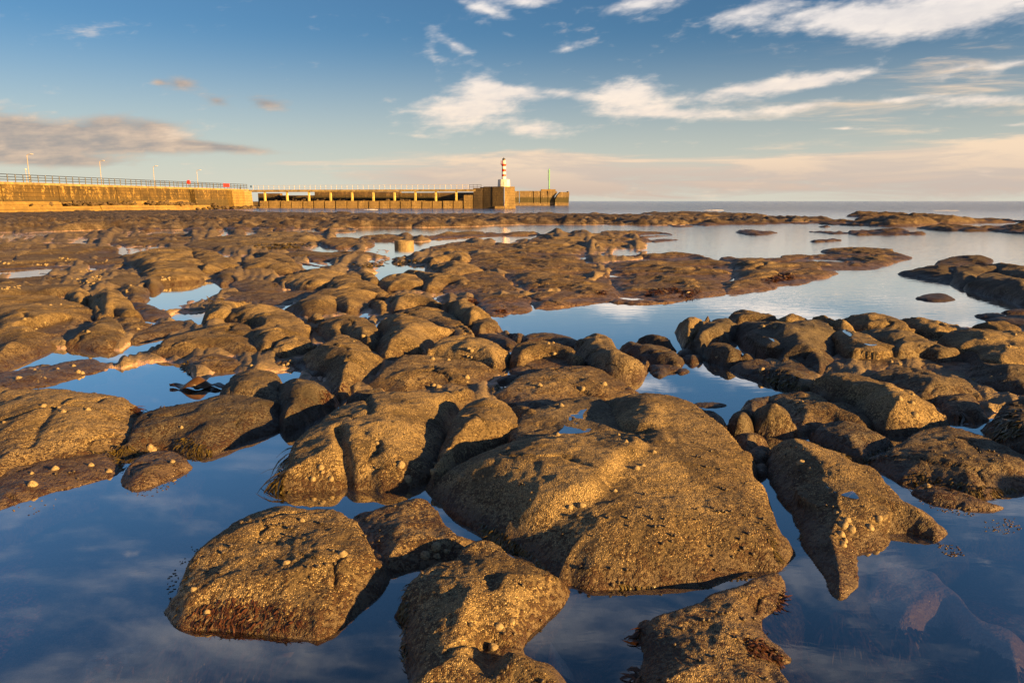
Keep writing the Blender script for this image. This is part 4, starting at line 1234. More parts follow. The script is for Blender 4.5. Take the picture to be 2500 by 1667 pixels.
# tumbled stone lying on the apron
rr = random.Random(3)


def lump_mesh(seed, n=2):
    r_ = random.Random(seed)
    import bmesh
    bm = bmesh.new()
    bmesh.ops.create_icosphere(bm, subdivisions=n, radius=1.0)
    k = [r_.uniform(.7, 1.2) for _ in range(8)]
    for v in bm.verts:
        c = v.co
        f = 1 + .28 * math.sin(3.1 * c.x + k[0] * 5) * math.sin(2.7 * c.y + k[1] * 6) + .2 * math.sin(4.3 * c.z + k[2] * 7 + 2 * c.x)
        v.co = Vector((c.x * k[3] * f, c.y * k[4] * f, c.z * .7 * k[5] * f))
    me = bpy.data.meshes.new('rubble_stone')
    bm.to_mesh(me)
    bm.free()
    me.materials.append(M['rubble'])
    return me


LUMPS = [lump_mesh(i) for i in range(6)]


def stone(name, loc, s, parent, rr, **kw):
    o = bpy.data.objects.new(name, LUMPS[rr.randrange(6)])
    o.location = loc
    o.rotation_euler = (rr.uniform(-.4, .4), rr.uniform(-.4, .4), rr.uniform(0, 6.28))
    o.scale = (s * rr.uniform(.8, 1.5), s * rr.uniform(.8, 1.2), s * rr.uniform(.6, 1))
    return link(o, parent, **kw)


bank = empty('rubble_bank', 'bank of dark tumbled stones along the foot of the sea wall', 'rubble')
for k in range(170):
    x = rr.uniform(110, 440) if k < 130 else rr.uniform(-60, 600)
    p = on_line(x, WA, WB) + WN * rr.uniform(-3.4, -0.5)
    big_ = k < 130
    stone('rubble_stone', (p.x, p.y, (0.95 if big_ else 0.7) + rr.uniform(0, .4 if x < 380 else .15)), rr.uniform(.22, .5), bank, rr)
for k in range(70):
    x = rr.uniform(430, 606)
    p = on_line(x, WA, WB) + WN * rr.uniform(-4.0, -1.0)
    stone('rubble_stone', (p.x, p.y, rr.uniform(-.05, .35)), rr.uniform(.25, .6), bank, rr)


# --- railings
def railing(label, A, B, n, dist, h, rails, mat, r=0.045, post_r=0.06, knob=True):
    t_ = empty('railing', label, 'railing', loc=tuple(A))
    for i in range(n + 1):
        p = A + (B - A) * (i / n)
        q = p - A
        tube('post', q, q + Vector((0, 0, h + 0.04)), post_r, M[mat], t_, n=6)
    d = B - A
    for k in range(rails):
        z = h * (1 - k / rails)
        tube('rail', Vector((0, 0, z)), d + Vector((0, 0, z)), r, M[mat], t_, n=6)
    return t_


off = WN * 0.25
railing('dark blue iron railing along the sea wall road', on_line(-60, WA, WB) + off, on_line(606, WA, WB) + off, 52, 1.1, 0.98, 3, 'rail_dark')
railing('second dark railing on the far side of the pier road', on_line(400, WA, WB) + WN * 4.2, on_line(606, WA, WB) + WN * 4.2, 14, 1.1, 0.95, 2, 'rail_dark', r=.028, post_r=.035)
railing('pale metal railing along the open jetty', on_line(617, JA, JB) + JN * 0.3, on_line(1142, JA, JB) + JN * 0.3, 40, 1.1, 0.92, 2, 'rail_pale', r=.024, post_r=.032)
railing('short dark railing end beside the pier head steps', on_line(1145, JA, JB) + JN * 0.3, on_line(1174, JA, JB) + JN * 0.3, 3, 1.1, 0.92, 2, 'rail_dark', r=.03, post_r=.04)


# --- street lamps
def lamp(label, x, ytop, depth_off, reach):
    p = on_line(x, WA, WB) + WN * depth_off
    k = (p.y * _c - (p.z - CAM_H) * _s)
    top = at_depth(x, ytop, p.y).z
    hh = top - ZD
    t_ = empty('street_lamp', label, 'street lamp', 'street lamps along the pier road', loc=(p.x, p.y, ZD))
    tube('base', (0, 0, 0), (0, 0, .9), .07, M['lamp_paint'], t_, n=8)
    tube('pole', (0, 0, .9), (0, 0, hh), .050, M['lamp_paint'], t_, n=8, r1=.036)
    if reach:
        tube('arm', (0, 0, hh - .02), (reach * .6, 0, hh + .12), .035, M['lamp_paint'], t_, n=6)
        a = Vector((reach * .5, 0, hh + .10))
        v, f = [], []
        L_ = .62
        for i, (w, zt, zb_) in enumerate([(.05, .05, 0), (.13, .09, -.03), (.14, .09, -.04), (.05, .05, 0)]):
            xx = a.x + L_ * i / 3
            v += [(xx, -w, a.z + .02), (xx, 0, a.z + zt), (xx, w, a.z + .02), (xx, 0, a.z + zb_)]
        for i in range(3):
            for j in range(4):
                f.append((i * 4 + j, i * 4 + (j + 1) % 4, i * 4 + 4 + (j + 1) % 4, i * 4 + 4 + j))
        f += [(3, 2, 1, 0), (12, 13, 14, 15)]
        mesh_obj('lamp_head', v, f, M['glass_lamp'], t_)
    else:
        lathe('lamp_head', [(.04, 0), (.13, .04), (.15, .14), (.04, .22)], M['glass_lamp'], (0, 0, hh), t_, n=10)
    return t_


lamp('tallest street lamp at the left end of the sea wall', 92.5, 379, 1.2, .5)
lamp('second bracket street lamp from the left on the sea wall', 266, 394.5, 1.2, .45)
lamp('third bracket street lamp from the left on the sea wall', 393.7, 407.5, 1.2, .45)
lamp('fourth bracket street lamp, nearest the red sign board', 498, 417, 1.2, .45)
lamp('small post top lamp at the far left edge of the sea wall', 19, 412, 16, 0)
lamp('small post top lamp right of the second bracket lamp', 291.5, 415, 16, 0)

# --- things on the railing
p = on_line(462.6, WA, WB) + WN * 0.1
t_ = empty('lifebuoy_post', 'round red lifebuoy holder on a post by the railing', 'lifebuoy', loc=(p.x, p.y, ZD))
tube('post', (0, 0, 0), (0, 0, .75), .04, M['rail_dark'], t_, n=6)
v, f = [], []
for i in range(20):
    a = 2 * math.pi * i / 20
    v += [(.32 * math.cos(a), -.12, .95 + .36 * math.sin(a)), (.32 * math.cos(a), .08, .95 + .36 * math.sin(a)), (.26 * math.cos(a), -.18, .95 + .30 * math.sin(a))]
for i in range(20):
    j = (i + 1) % 20
    f += [(i * 3, j * 3, j * 3 + 1, i * 3 + 1), (i * 3 + 2, j * 3 + 2, j * 3, i * 3)]
f += [tuple(i * 3 + 2 for i in range(20)), tuple(i * 3 + 1 for i in reversed(range(20)))]
mesh_obj('holder', v, f, M['sign_red'], t_)


def board(name, label, cat, x0, x1, z0, z1, mat, A, B, N):
    a, b = on_line(x0, A, B) - N * 0.02, on_line(x1, A, B) - N * 0.02
    return slab_between(name, a, b, N, 0, .05, ZD + z0, ZD + z1, M[mat], label=label, cat=cat)


board('sign_board', 'red notice board fixed to the railing where the road ends', 'sign', 545.6, 560.5, .33, .98, 'sign_red', WA, WB, WN)
board('sign_board', 'small blue notice at the right end of the dark railing', 'sign', 611.5, 615, .45, .95, 'blue', JA, JB, JN)
p = on_line(589, WA, WB) + WN * 0.2
t_ = empty('mooring_bollard', 'dark iron mooring bollard at the wall edge near the jetty', 'bollard', loc=(p.x, p.y, ZD))
lathe('post', [(.16, 0), (.14, .05), (.10, .12), (.10, .30)], M['black'], (0, 0, 0), t_, n=12)
lathe('cap', [(.10, 0), (.18, .04), (.17, .12), (.06, .17)], M['black'], (0, 0, .28), t_, n=12)

# --- open jetty: quay panels below, pillars, deck beam
jetty = empty('jetty', 'open concrete jetty on yellow pillars leading to the lighthouse', 'jetty')
JZ = 1.52
c2 = lambda x: 580 + x / 4.523
c3 = lambda x: 1080 + x / 6.533
gaps = [c2(v) for v in (228, 330, 460, 580, 708, 826, 948, 1072, 1196, 1318, 1438, 1554, 1672, 1788, 1908, 2028, 2140, 2256)] + [c3(v) for v in (160, 325, 490, 655)]
for a, b in zip(gaps[:-1], gaps[1:]):
    pa, pb = on_line(a, JA, JB), on_line(b, JA, JB)
    zt = JZ + random.uniform(-.06, .06)
    if a > c3(300):
        zt = JZ + 1.2
    if a > c3(450):
        zt = ZD - 0.35
    slab_between('quay_panel', pa + JDIR * .22, pb - JDIR * .06, JN, random.uniform(-.06, .06), 3.4, -0.6, zt, M['panel'], jetty, batter=.18)
pa, pb = on_line(605, JA, JB), on_line(c3(500), JA, JB)
slab_between('ledge', pa, pb, JN, 0.25, 7.0, -0.6, JZ - .12, M['pier'], jetty)
slab_between('deck_beam', pa, on_line(c3(640), JA, JB), JN, -0.12, 2.2, ZD - .46, ZD, M['deck'], jetty)
for x in [c2(v) for v in (292, 538, 780, 1020, 1258, 1493, 1728, 1958, 2185)] + [c3(215)]:
    p = on_line(x, JA, JB)
    slab_between('pillar', p - JDIR * .17, p + JDIR * .17, JN, .06, .46, JZ - .15, ZD - .46, M['pillar'], jetty)
# wall standing behind the open bays, breached in places
for a, b, z in [(600, 655, 3.2), (655, 742, 2.75), (742, 760, 3.5), (760, 880, 3.5), (880, 956, 3.46), (956, 960, 3.2), (960, 1040, 3.28), (1040, 1100, 3.30), (1100, 1165, 3.3)]:
    slab_between('back_wall', on_line(a, JA, JB), on_line(b, JA, JB), JN, 5.2 + random.uniform(-.05, .05), 6.4, 0, z, M['backwall'], jetty)
slab_between('bank', on_line(640, JA, JB), on_line(960, JA, JB), JN, 3.6, 5.1, 0, JZ + .1, M['bank'], jetty)
heap = empty('rubble_heap', 'heap of dark rubble inside the open bays of the jetty', 'rubble')
for k in range(90):
    x = rr.uniform(646, 800) if k < 65 else rr.uniform(800, 1000)
    p = on_line(x, JA, JB) + JN * rr.uniform(2.2, 4.9)
    top = 1.0 if x < 720 else (.55 if x < 800 else .3)
    stone('rubble_stone', (p.x, p.y, JZ + rr.uniform(0, top)), rr.uniform(.25, .5), heap, rr)
# steps rising to the pier head
pA, pB = on_line(c3(215), JA, JB), on_line(c3(530), JA, JB)
for i in range(12):
    a = pA + (pB - pA) * (i / 12)
    b = pA + (pB - pA) * ((i + 1) / 12)
    slab_between('step', a, b, JN, .55, 2.6, JZ - .1, JZ + (ZD - .5 - JZ) * (i + 1) / 12, M['pier'], jetty)

# --- pier head
JD = JA.y
hz = at_depth(c3(900), 458, JD).z


def head_pt(x, d):
    q = on_line(x, JA, JB)
    return q - JN * d


head = empty('pier_head', 'massive weathered concrete pier head under the lighthouse', 'pier head')
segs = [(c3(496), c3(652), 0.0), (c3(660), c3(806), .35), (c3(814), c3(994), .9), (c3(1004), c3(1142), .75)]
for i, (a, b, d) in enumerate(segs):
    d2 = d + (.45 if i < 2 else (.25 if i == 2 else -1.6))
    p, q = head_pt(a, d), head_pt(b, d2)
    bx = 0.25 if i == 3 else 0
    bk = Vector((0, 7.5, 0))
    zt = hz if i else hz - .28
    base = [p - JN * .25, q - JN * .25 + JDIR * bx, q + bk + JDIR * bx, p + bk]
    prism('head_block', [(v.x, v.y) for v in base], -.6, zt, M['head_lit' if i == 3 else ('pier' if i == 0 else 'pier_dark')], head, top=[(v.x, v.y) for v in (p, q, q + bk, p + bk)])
slab_between('ramp_block', on_line(c3(590), JA, JB), on_line(c3(660), JA, JB), JN, .6, 5, ZD - .5, hz - .1, M['pier'], head)
slab_between('footing', head_pt(c3(862), 1.55), head_pt(c3(992), 1.55), JN, 0, 1.2, -.5, .5, M['panel'], head)

# --- lighthouse
lx = c3(980)
lp = head_pt(lx, -3.0)
lp.x = at_depth(lx, 440, lp.y).x
ppm = F / lp.y                                        # photo pixels per metre there
u = 1 / (6.533 * ppm)
LH = empty('lighthouse', 'red and white banded lighthouse on a white plinth at the pier head', 'lighthouse', loc=(lp.x, lp.y, hz))
lathe('plinth', [(97 * u, 0), (92 * u, 100 * u), (90 * u, 108 * u), (84 * u, 113 * u)], M['white_base'], (0, 0, 0), LH, n=12, smooth_=False)
zc = lambda y: (640 - y) * u
bands = [(527, 480, 33.5, 33, 'white'), (480, 449, 33, 32.3, 'red'), (449, 410, 32.3, 31.5, 'white'), (410, 367, 31.5, 30.8, 'red'), (367, 327, 30.8, 30.2, 'white')]
for y0, y1, r0, r1, m_ in bands:
    lathe('tower_band', [(r0 * u, zc(y0)), (r1 * u, zc(y1))], M[m_], (0, 0, 0), LH, n=24)
lathe('gallery', [(30.2 * u, zc(327)), (33 * u, zc(315)), (41 * u, zc(297)), (41 * u, zc(291)), (30 * u, zc(291))], M['red'], (0, 0, 0), LH, n=24)
lathe('lantern_room', [(28.5 * u, zc(291)), (27 * u, zc(248)), (24 * u, zc(237))], M['white'], (0, 0, 0), LH, n=24)
ln_ = lathe('lantern', [(22 * u, zc(237)), (22 * u, zc(219)), (25 * u, zc(217)), (23 * u, zc(211)), (8 * u, zc(206))], M['black'], (0, 0, 0), LH, n=16)
lathe('finial', [(6 * u, zc(206)), (8 * u, zc(201)), (3 * u, zc(197)), (1.5 * u, zc(188))], M['black'], (0, 0, 0), LH, n=10)
gr = bpy.data.objects.new('gallery_rail', None)
link(gr, LH)
for k in range(14):
    a = math.pi * 2 * k / 14
    if math.cos(a) > .5:
        continue
    q = Vector((44 * u * math.cos(a), 44 * u * math.sin(a), 0))
    tube('post', q + Vector((0, 0, zc(293))), q + Vector((0, 0, zc(243))), 1.4 * u, M['red'], gr, n=5)
for y in (244, 262, 278):
    for k in range(14):
        a, b = math.pi * 2 * k / 14, math.pi * 2 * (k + 1) / 14
        if math.cos(a) > .4:
            continue
        tube('rail', (44 * u * math.cos(a), 44 * u * math.sin(a), zc(y)), (44 * u * math.cos(b), 44 * u * math.sin(b), zc(y)), 1.1 * u, M['red'], gr, n=5)
slab = prism('gallery_floor', [(-56 * u, -20 * u), (-30 * u, -20 * u), (-30 * u, 20 * u), (-56 * u, 20 * u)], zc(297), zc(292), M['red'], LH)
prism('plinth_door', [(8 * u, -97.5 * u), (30 * u, -95 * u), (30 * u, -80 * u), (8 * u, -80 * u)], zc(640), zc(575), M['white'], LH)

# --- outer breakwater and green beacon
BD = 262.0
mole = empty('breakwater', 'outer concrete breakwater of big blocks with a broken gap near its end', 'breakwater')
b3 = lambda x, y: at_depth(c3(x), 360 + y / 6.533, BD)
zt = b3(1500, 694).z
zw = 0.0
jo = [1100, 1230, 1455, 1565, 1683]
for a, b in zip(jo[:-1], jo[1:]):
    pa, pb = b3(a, 694), b3(b, 694)
    prism('breakwater_block', [(pa.x + .12, BD - .6 + random.uniform(-.1, .1)), (pb.x - .12, BD - .6), (pb.x - .12, BD + 9), (pa.x + .12, BD + 9)], -.8, zt + random.uniform(-.08, .05), M['mole'], mole,
          top=[(pa.x + .12, BD), (pb.x - .12, BD), (pb.x - .12, BD + 9), (pa.x + .12, BD + 9)])


def slanted(name, prof, y0, y1, parent):
    n = len(prof)
    v = [(x, y0, z) for x, z in prof] + [(x, y1, z) for x, z in prof]
    f = [tuple(range(n - 1, -1, -1)), tuple(range(n, 2 * n))] + [(i, (i + 1) % n, n + (i + 1) % n, n + i) for i in range(n)]
    return mesh_obj(name, v, f, M['mole'], parent)


slanted('breakwater_block', [(b3(1690, 0).x, -.8), (b3(1793, 0).x, -.8), (b3(1800, 0).x, b3(0, 780).z), (b3(1842, 0).x, b3(0, 720).z), (b3(1830, 0).x, b3(0, 698).z), (b3(1690, 0).x, zt)], BD - .3, BD + 9, mole)
slanted('fallen_block', [(b3(1800, 0).x, -.8), (b3(2018, 0).x, -.8), (b3(2030, 0).x, b3(0, 722).z), (b3(2014, 0).x, b3(0, 700).z), (b3(2008, 0).x, b3(0, 716).z), (b3(1892, 0).x, b3(0, 712).z), (b3(1840, 0).x, b3(0, 765).z), (b3(1806, 0).x, b3(0, 830).z)], BD - 1.4, BD + 7, mole)
prism('footing', [(b3(1100, 0).x, BD - 1.6), (b3(1700, 0).x, BD - 1.4), (b3(1700, 0).x, BD + 1), (b3(1100, 0).x, BD + 1)], -.8, .75, M['mole'], mole)
pl = [(b3(1585, 0).x, BD + .8), (b3(1815, 0).x, BD + .8), (b3(1815, 0).x, BD + 6), (b3(1585, 0).x, BD + 6)]
prism('plinth', pl, zt - .1, b3(0, 668).z, M['panel'], mole)
bp_ = b3(1708, 664)
bz = b3(0, 668).z
u2 = BD / F / 6.533
BE = empty('beacon', 'slim green beacon post with a side ladder at the end of the breakwater', 'beacon', loc=(bp_.x, BD + 2.5, bz))
lathe('foot', [(22 * u2, 0), (22 * u2, 3 * u2), (13 * u2, 6 * u2)], M['black'], (0, 0, 0), BE, n=12)
lathe('mast', [(10 * u2, 5 * u2), (8.5 * u2, 312 * u2)], M['green'], (0, 0, 0), BE, n=12)
lathe('lamp', [(4 * u2, 312 * u2), (4 * u2, 322 * u2), (2 * u2, 326 * u2)], M['green'], (3 * u2, 0, 0), BE, n=8)
LD = bpy.data.objects.new('ladder', None)
link(LD, BE)
tube('stile', (-21 * u2, -3 * u2, 140 * u2), (-21 * u2, -3 * u2, 300 * u2), 1.6 * u2, M['green'], LD, n=5)
for k in range(9):
    z = (145 + 18 * k) * u2
    tube('rung', (-23 * u2, -3 * u2, z), (-8 * u2, -3 * u2, z), 2.2 * u2, M['black'], LD, n=5)

# --- concrete drum in the shore pool
a, b = gp(960, 603, 0), gp(1008, 603, 0)
rad = (b.x - a.x) / 2
zt_ = at_depth(984, 588, a.y).z
DR = empty('concrete_drum', 'round concrete drum standing in the shore pool', 'concrete block', loc=((a.x + b.x) / 2, a.y + rad * .9, 0))
lathe('drum', [(rad * 1.0, -.3), (rad * 1.0, zt_ * .96), (rad * .97, zt_), (rad * .62, zt_ * .985), (rad * .6, zt_ * .8)], M['drum'], (0, 0, 0), DR, n=28)

# --- a few small breakers
for x, y, w, hh, lab in [(1742, 514, 26, 2.2, 'small white breaker near the horizon right of the lighthouse'), (905, 512.5, 18, 2.2, 'small white breaker just below the jetty'), (2310, 514.5, 34, 1.2, 'thin white breaker far out on the right')]:
    c_ = gp(x, y, 0)
    L_ = w * c_.y / F
    v, f = [], []
    n = 22
    r_ = random.Random(x)
    for i in range(n):
        t = i / (n - 1)
        e = math.sin(math.pi * t) ** .6
        hz_ = hh * c_.y / F * e * r_.uniform(.35, 1)
        xx = c_.x + (t - .5) * 2 * L_
        v += [(xx, c_.y - .5 * e, -.02), (xx, c_.y - .2 * e, hz_ * .7), (xx, c_.y + .15, hz_), (xx, c_.y + .9 * e, -.02)]
    for i in range(n - 1):
        for j in range(3):
            f.append((i * 4 + j, i * 4 + 4 + j, i * 4 + 5 + j, i * 4 + 1 + j))
    mesh_obj('breaker', v, f, M['foam'], smooth_=True, label=lab, cat='wave')


# ------------------------------------------------------------------ shells and weed, set on the stones where the photo shows them
bpy.context.view_layer.update()
DG = bpy.context.evaluated_depsgraph_get()
WATER = {'sea', 'puddle'}


def cast(x, y):
    """first solid surface under a photo pixel"""
    d = px_dir(x, y).normalized()
    o = Vector((0, 0, CAM_H))
    for _ in range(4):
        ok, loc, nrm, idx, ob, mtx = scene.ray_cast(DG, o, d)
        if not ok:
            return None
        if ob.name.split('.')[0] in WATER:
            o = loc + d * 1e-3
            continue
        return loc, nrm, ob
    return None


def where(ob):
    lab = ob.get('label') or (ob.parent.get('label') if ob.parent else None) or ''
    for key, txt in (('broad barnacled', 'the broad left boulder'), ('low pinkish', 'the low pinkish shelf at the left edge'), ('red weed on its front', 'the foreground boulder in the left pool'),
                     ('split barnacled', 'the split boulder'), ('sunlit domed', 'the domed boulder'), ('great central', 'the great central slab'), ('square sunlit', 'the low square lit slab'),
                     ('ridge of barnacles', 'the bottom edge boulder'), ('red weed tuft', 'the low rock at the bottom edge'), ('forked', 'the forked rock'), ('wide shaded slab', 'the wide shaded right slab'),
                     ('big sunlit hump', 'the hump backed right rock'), ('long shaded', 'the long shaded ridge'), ('small low grey', 'the small low grey rock'), ('jumble', 'the jumble of middle boulders'),
                     ('dark humped', 'the dark right outcrop'), ('broad sunlit rock shelf', 'the left rock shelf'), ('long flat rock ledge', 'the long cracked ledge')):
        if key in lab:
            return txt
    return 'the other rocks near the water'


def limpet_mesh(seed):
    r_ = random.Random(seed)
    n, v, f = 22, [], []
    off_ = (r_.uniform(-.1, .1), r_.uniform(.02, .2))
    rings = [(1.0, -.12), (.96, .06), (.70, .40), (.38, .68), (.12, .84)]
    for r, z in rings:
        for k in range(n):
            a = 2 * math.pi * k / n
            rr_ = r * (1 + (.07 if k % 2 else -.05) * (r ** .5) + r_.uniform(-.03, .03))
            t = 1 - r
            v.append((rr_ * math.cos(a) + off_[0] * t, rr_ * .88 * math.sin(a) + off_[1] * t, z))
    for i in range(len(rings) - 1):
        for k in range(n):
            f.append((i * n + k, i * n + (k + 1) % n, (i + 1) * n + (k + 1) % n, (i + 1) * n + k))
    f.append(tuple((len(rings) - 1) * n + k for k in range(n)))
    me = bpy.data.meshes.new('limpet')
    me.from_pydata(v, [], f)
    me.materials.append(M['limpet'])
    me.polygons.foreach_set('use_smooth', np.ones(len(f), bool))
    return me


def winkle_mesh(seed):
    """coiled shell: whorls shrinking to a blunt spire"""
    v, f = [], []
    n, turns, steps = 8, 2.6, 30
    for i in range(steps + 1):
        t = i / steps
        a = t * turns * 2 * math.pi
        sc = (1 - t) ** 1.1 * .92 + .05
        R_ = .42 * sc
        r = .56 * sc
        c = Vector((R_ * math.cos(a), R_ * math.sin(a), .95 * (1 - sc)))
        for k in range(n):
            b = 2 * math.pi * k / n
            v.append(c + Vector((math.cos(a) * math.cos(b) * r, math.sin(a) * math.cos(b) * r, math.sin(b) * r)))
    for i in range(steps):
        for k in range(n):
            f.append((i * n + k, i * n + (k + 1) % n, (i + 1) * n + (k + 1) % n, (i + 1) * n + k))
    f.append(tuple(range(n - 1, -1, -1)))
    f.append(tuple(steps * n + k for k in range(n)))
    me = bpy.data.meshes.new('periwinkle')
    me.from_pydata([tuple(p) for p in v], [], f)
    me.materials.append(M['winkle'])
    me.polygons.foreach_set('use_smooth', np.ones(len(f), bool))
    return me


LIMP = [limpet_mesh(i) for i in range(3)]
WINK = [winkle_mesh(0)]
rs = random.Random(9)


def put_shell(kind, x, y, size, force=False):
    hit = cast(x, y)
    if not hit:
        return
    loc, nrm, ob = hit
    if loc.z < 0.004 or loc.y > 26 or ob.name.split('.')[0] in ('limpet', 'periwinkle'):
        return
    me = LIMP[rs.randrange(3)] if kind == 'limpet' else WINK[0]
    o = bpy.data.objects.new(kind, me)
    s = size * (rs.uniform(.65, 1.35) if kind == 'limpet' else rs.uniform(.75, 1.25))
    q = nrm.to_track_quat('Z', 'Y') @ Matrix.Rotation(rs.uniform(0, 6.28), 3, 'Z').to_quaternion()
    if kind == 'periwinkle':
        q = q @ Matrix.Rotation(rs.uniform(.2, 1.2), 3, 'X').to_quaternion()
    o.rotation_mode = 'QUATERNION'
    o.rotation_quaternion = q
    o.location = loc + nrm * (0.0 if kind == 'limpet' else s * .30)
    o.scale = (s, s, s * (rs.uniform(.8, 1.15)))
    w = where(ob)
    if ob.type == 'MESH' and ob.name.split('.')[0] in ('boulder', 'rock_shelf', 'slab', 'rock_slab') and ob.get('label'):
        bb = [ob.matrix_world @ Vector(c) for c in ob.bound_box]
        xs, ys = [c.x for c in bb], [c.y for c in bb]
        fx = (loc.x - min(xs)) / (max(xs) - min(xs) + 1e-6)
        fy = (loc.y - min(ys)) / (max(ys) - min(ys) + 1e-6)
        w += ', ' + ('near' if fy < .36 else 'far' if fy > .62 else 'middle') + ' ' + ('left' if fx < .36 else 'right' if fx > .62 else 'centre')
    if kind == 'limpet':
        link(o, None, 'pale conical limpet on ' + w, 'limpet', 'limpets on ' + w)
    else:
        link(o, None, 'dark coiled snail on ' + w, 'sea snail', 'snails on ' + w)


LIMPETS = ("B 375,490 382,515 333,550 425,548 657,373 485,925 200,970 280,757 895,930 950,888 1003,910 955,937 1330,1258 1265,1285 1235,1390 945,478 938,515 1075,545 810,550 775,478 "
           "C 185,690 245,682 410,610 520,497 550,483 605,415 465,365 430,330 125,330 "
           "A 455,482 545,512 275,500 158,522 162,577 20,268 315,215 440,205 215,185 295,195 750,392 765,405 860,465 905,293 1033,1215 965,1100 "
           "D 650,755 633,778 670,800 620,825 640,855 630,875 597,720 418,470 465,500 810,750 765,790 1050,585 910,150 975,170 990,230 690,85 425,165 "
           "M 890,1000 910,1010 885,1050 910,1055 750,1075 640,1065 650,1250 680,1262 878,1195 880,1225 1440,960 1475,955 1480,1030 1660,1045 1530,1390 1830,1240 1675,1275 1380,1250 95,945 160,910 "
           "L 250,860 310,815 180,870 170,790 420,690 350,695 610,880 955,860 1960,1110 1990,1105 2010,1085 2110,1065 240,1140 400,1135 510,1115 545,1155 570,1165 130,1200 1740,1115 2140,985 "
           "R 570,835 650,835 250,1040 560,1130 1445,1075 1500,1090 2090,920 2255,965 2290,890 2010,1195 2130,1180 1190,870 1500,1325 1590,1300")
WINKLES = ("C 558,628 548,695 475,747 590,740 600,752 660,750 720,738 820,703 815,755 480,785 610,790 630,788 662,788 690,828 710,833 695,863 648,875 890,888 900,935 910,1005 1035,850 1035,908 1053,897 1100,925 995,940 1078,825 1065,735 "
           "930,590 945,600 965,607 890,690 905,700 925,715 945,712 960,718 990,715 865,490 935,503 1020,497 1060,575 805,370 890,413 870,318 820,440 840,443 800,210 855,243 830,242 380,745 318,738 225,735 150,828 303,835 285,998 470,1002 390,995 "
           "240,990 430,1065 455,1070 400,1080 1130,773 1150,752 915,1215 945,1220 968,1222 852,1258 880,1257 1050,1252 1103,1247 1020,1345 710,1378 750,1300 910,1440 830,1455 1010,1455 1095,1435 1165,1553 670,1557 630,1550 "
           "A 1345,785 1365,780 1385,785 1400,778 1420,775 1440,800 1455,798 1325,742 1515,848 1430,830 1310,873 1155,888 1115,920 1605,772 1100,1022 1550,1045 1535,990 1585,990 1625,980 1670,975 1660,912 1205,770 1245,762 390,550 370,515 345,520 280,528 "
           "B 670,810 745,688 635,910 665,860 590,838 1020,990 1050,1048 1380,1083 880,1022 845,1212 1115,1280 1305,1490 1255,1548 1480,1558 1460,1430 1410,1305 1470,1255 1290,1325 1335,1325 740,268 665,330 790,330 650,495 1380,575 1365,580 1390,580 1365,498 1425,620 1420,655 "
           "D 370,387 395,393 430,403 345,430 515,470 612,510 740,520 563,540 410,512 1065,410 1085,415 1135,435 1185,375 1225,450 1260,448 1290,398 1355,410 1380,415 1400,435 1350,440 1430,450 1375,455 1310,415 1030,310 580,690 735,690 545,685 585,825 "
           "M 420,1215 505,1250 555,1215 465,1165 700,980 940,985 860,1075 1050,1100 830,1120 1300,1180 1400,1155 1480,1145 1590,1135 1385,1260 1250,1280 1560,1180 1620,1240 1700,1200 1520,1290 1130,1100 1840,995 1890,1100 1910,1105 2040,1105")
for x, y in P(LIMPETS):
    hit = cast(x, y)
    put_shell('limpet', x, y, 0.020 * (1.0 if y > 1000 else 1.1))
for x, y in P(WINKLES):
    put_shell('periwinkle', x, y, 0.0092)
# limpets crowding the wet shelf on the left
for cx_, cy_, sx_, sy_, n in [(100, 575, 70, 12, 12), (600, 520, 70, 22, 16), (680, 500, 40, 18, 10), (440, 370, 40, 10, 8), (300, 415, 60, 6, 8), (50, 400, 50, 8, 8), (640, 455, 80, 10, 8), (860, 600, 40, 25, 6), (1150, 515, 60, 18, 10), (700, 395, 60, 15, 8)]:
    for _ in range(n):
        x, y = rs.gauss(cx_, sx_ * .6), rs.gauss(cy_, sy_ * .6)
        put_shell('limpet', x / 2.834, 500 + y / 2.834, 0.024)


# ---- weed
def weed(label, poly, n, length, width, mat, lift=.5, seed=0, spread=1.0, down=.8, name='seaweed', zmin=-.12):
    r_ = random.Random(seed)
    pts = P(poly)
    lo, hi = pts.min(0), pts.max(0)
    v, f = [], []
    tries = 0
    while n > 0 and tries < 6000:
        tries += 1
        x, y = r_.uniform(lo[0], hi[0]), r_.uniform(lo[1], hi[1])
        if sdf(np.array([x]), np.array([y]), pts)[0] < 0:
            continue
        hit = cast(x, y)
        if not hit or hit[0].z < zmin:
            continue
        p, nrm, ob = hit
        n -= 1
        dn = Vector((0, 0, -1)) - nrm * (-nrm.z)
        if dn.length > 1e-4:
            dn.normalize()
        d = (dn * down + nrm * lift + Vector((r_.uniform(-1, 1), r_.uniform(-1, 1), r_.uniform(-.2, .5))) * spread * .6).normalized()
        L = length * r_.uniform(.6, 1.7)
        w = width * r_.uniform(.6, 1.5)
        side = d.cross(nrm + Vector((r_.uniform(-.6, .6), r_.uniform(-.6, .6), 0)))
        if side.length < 1e-4:
            continue
        side.normalize()
        b = len(v)
        q = p - nrm * .002
        segs = 4
        for i in range(segs + 1):
            t = i / segs
            ww = w * (1 - t) ** .6 * (1 if i else .6) + w * .12
            v += [q + side * ww, q - side * ww]
            d = (d + Vector((0, 0, -.28)) + side * r_.uniform(-.35, .35) - nrm * .05).normalized()
            q = q + d * (L / segs)
        for i in range(segs):
            f.append((b + 2 * i, b + 2 * i + 1, b + 2 * i + 3, b + 2 * i + 2))
    if f:
        mesh_obj(name, v, f, M[mat], smooth_=True, label=label, cat='seaweed', kind='stuff')


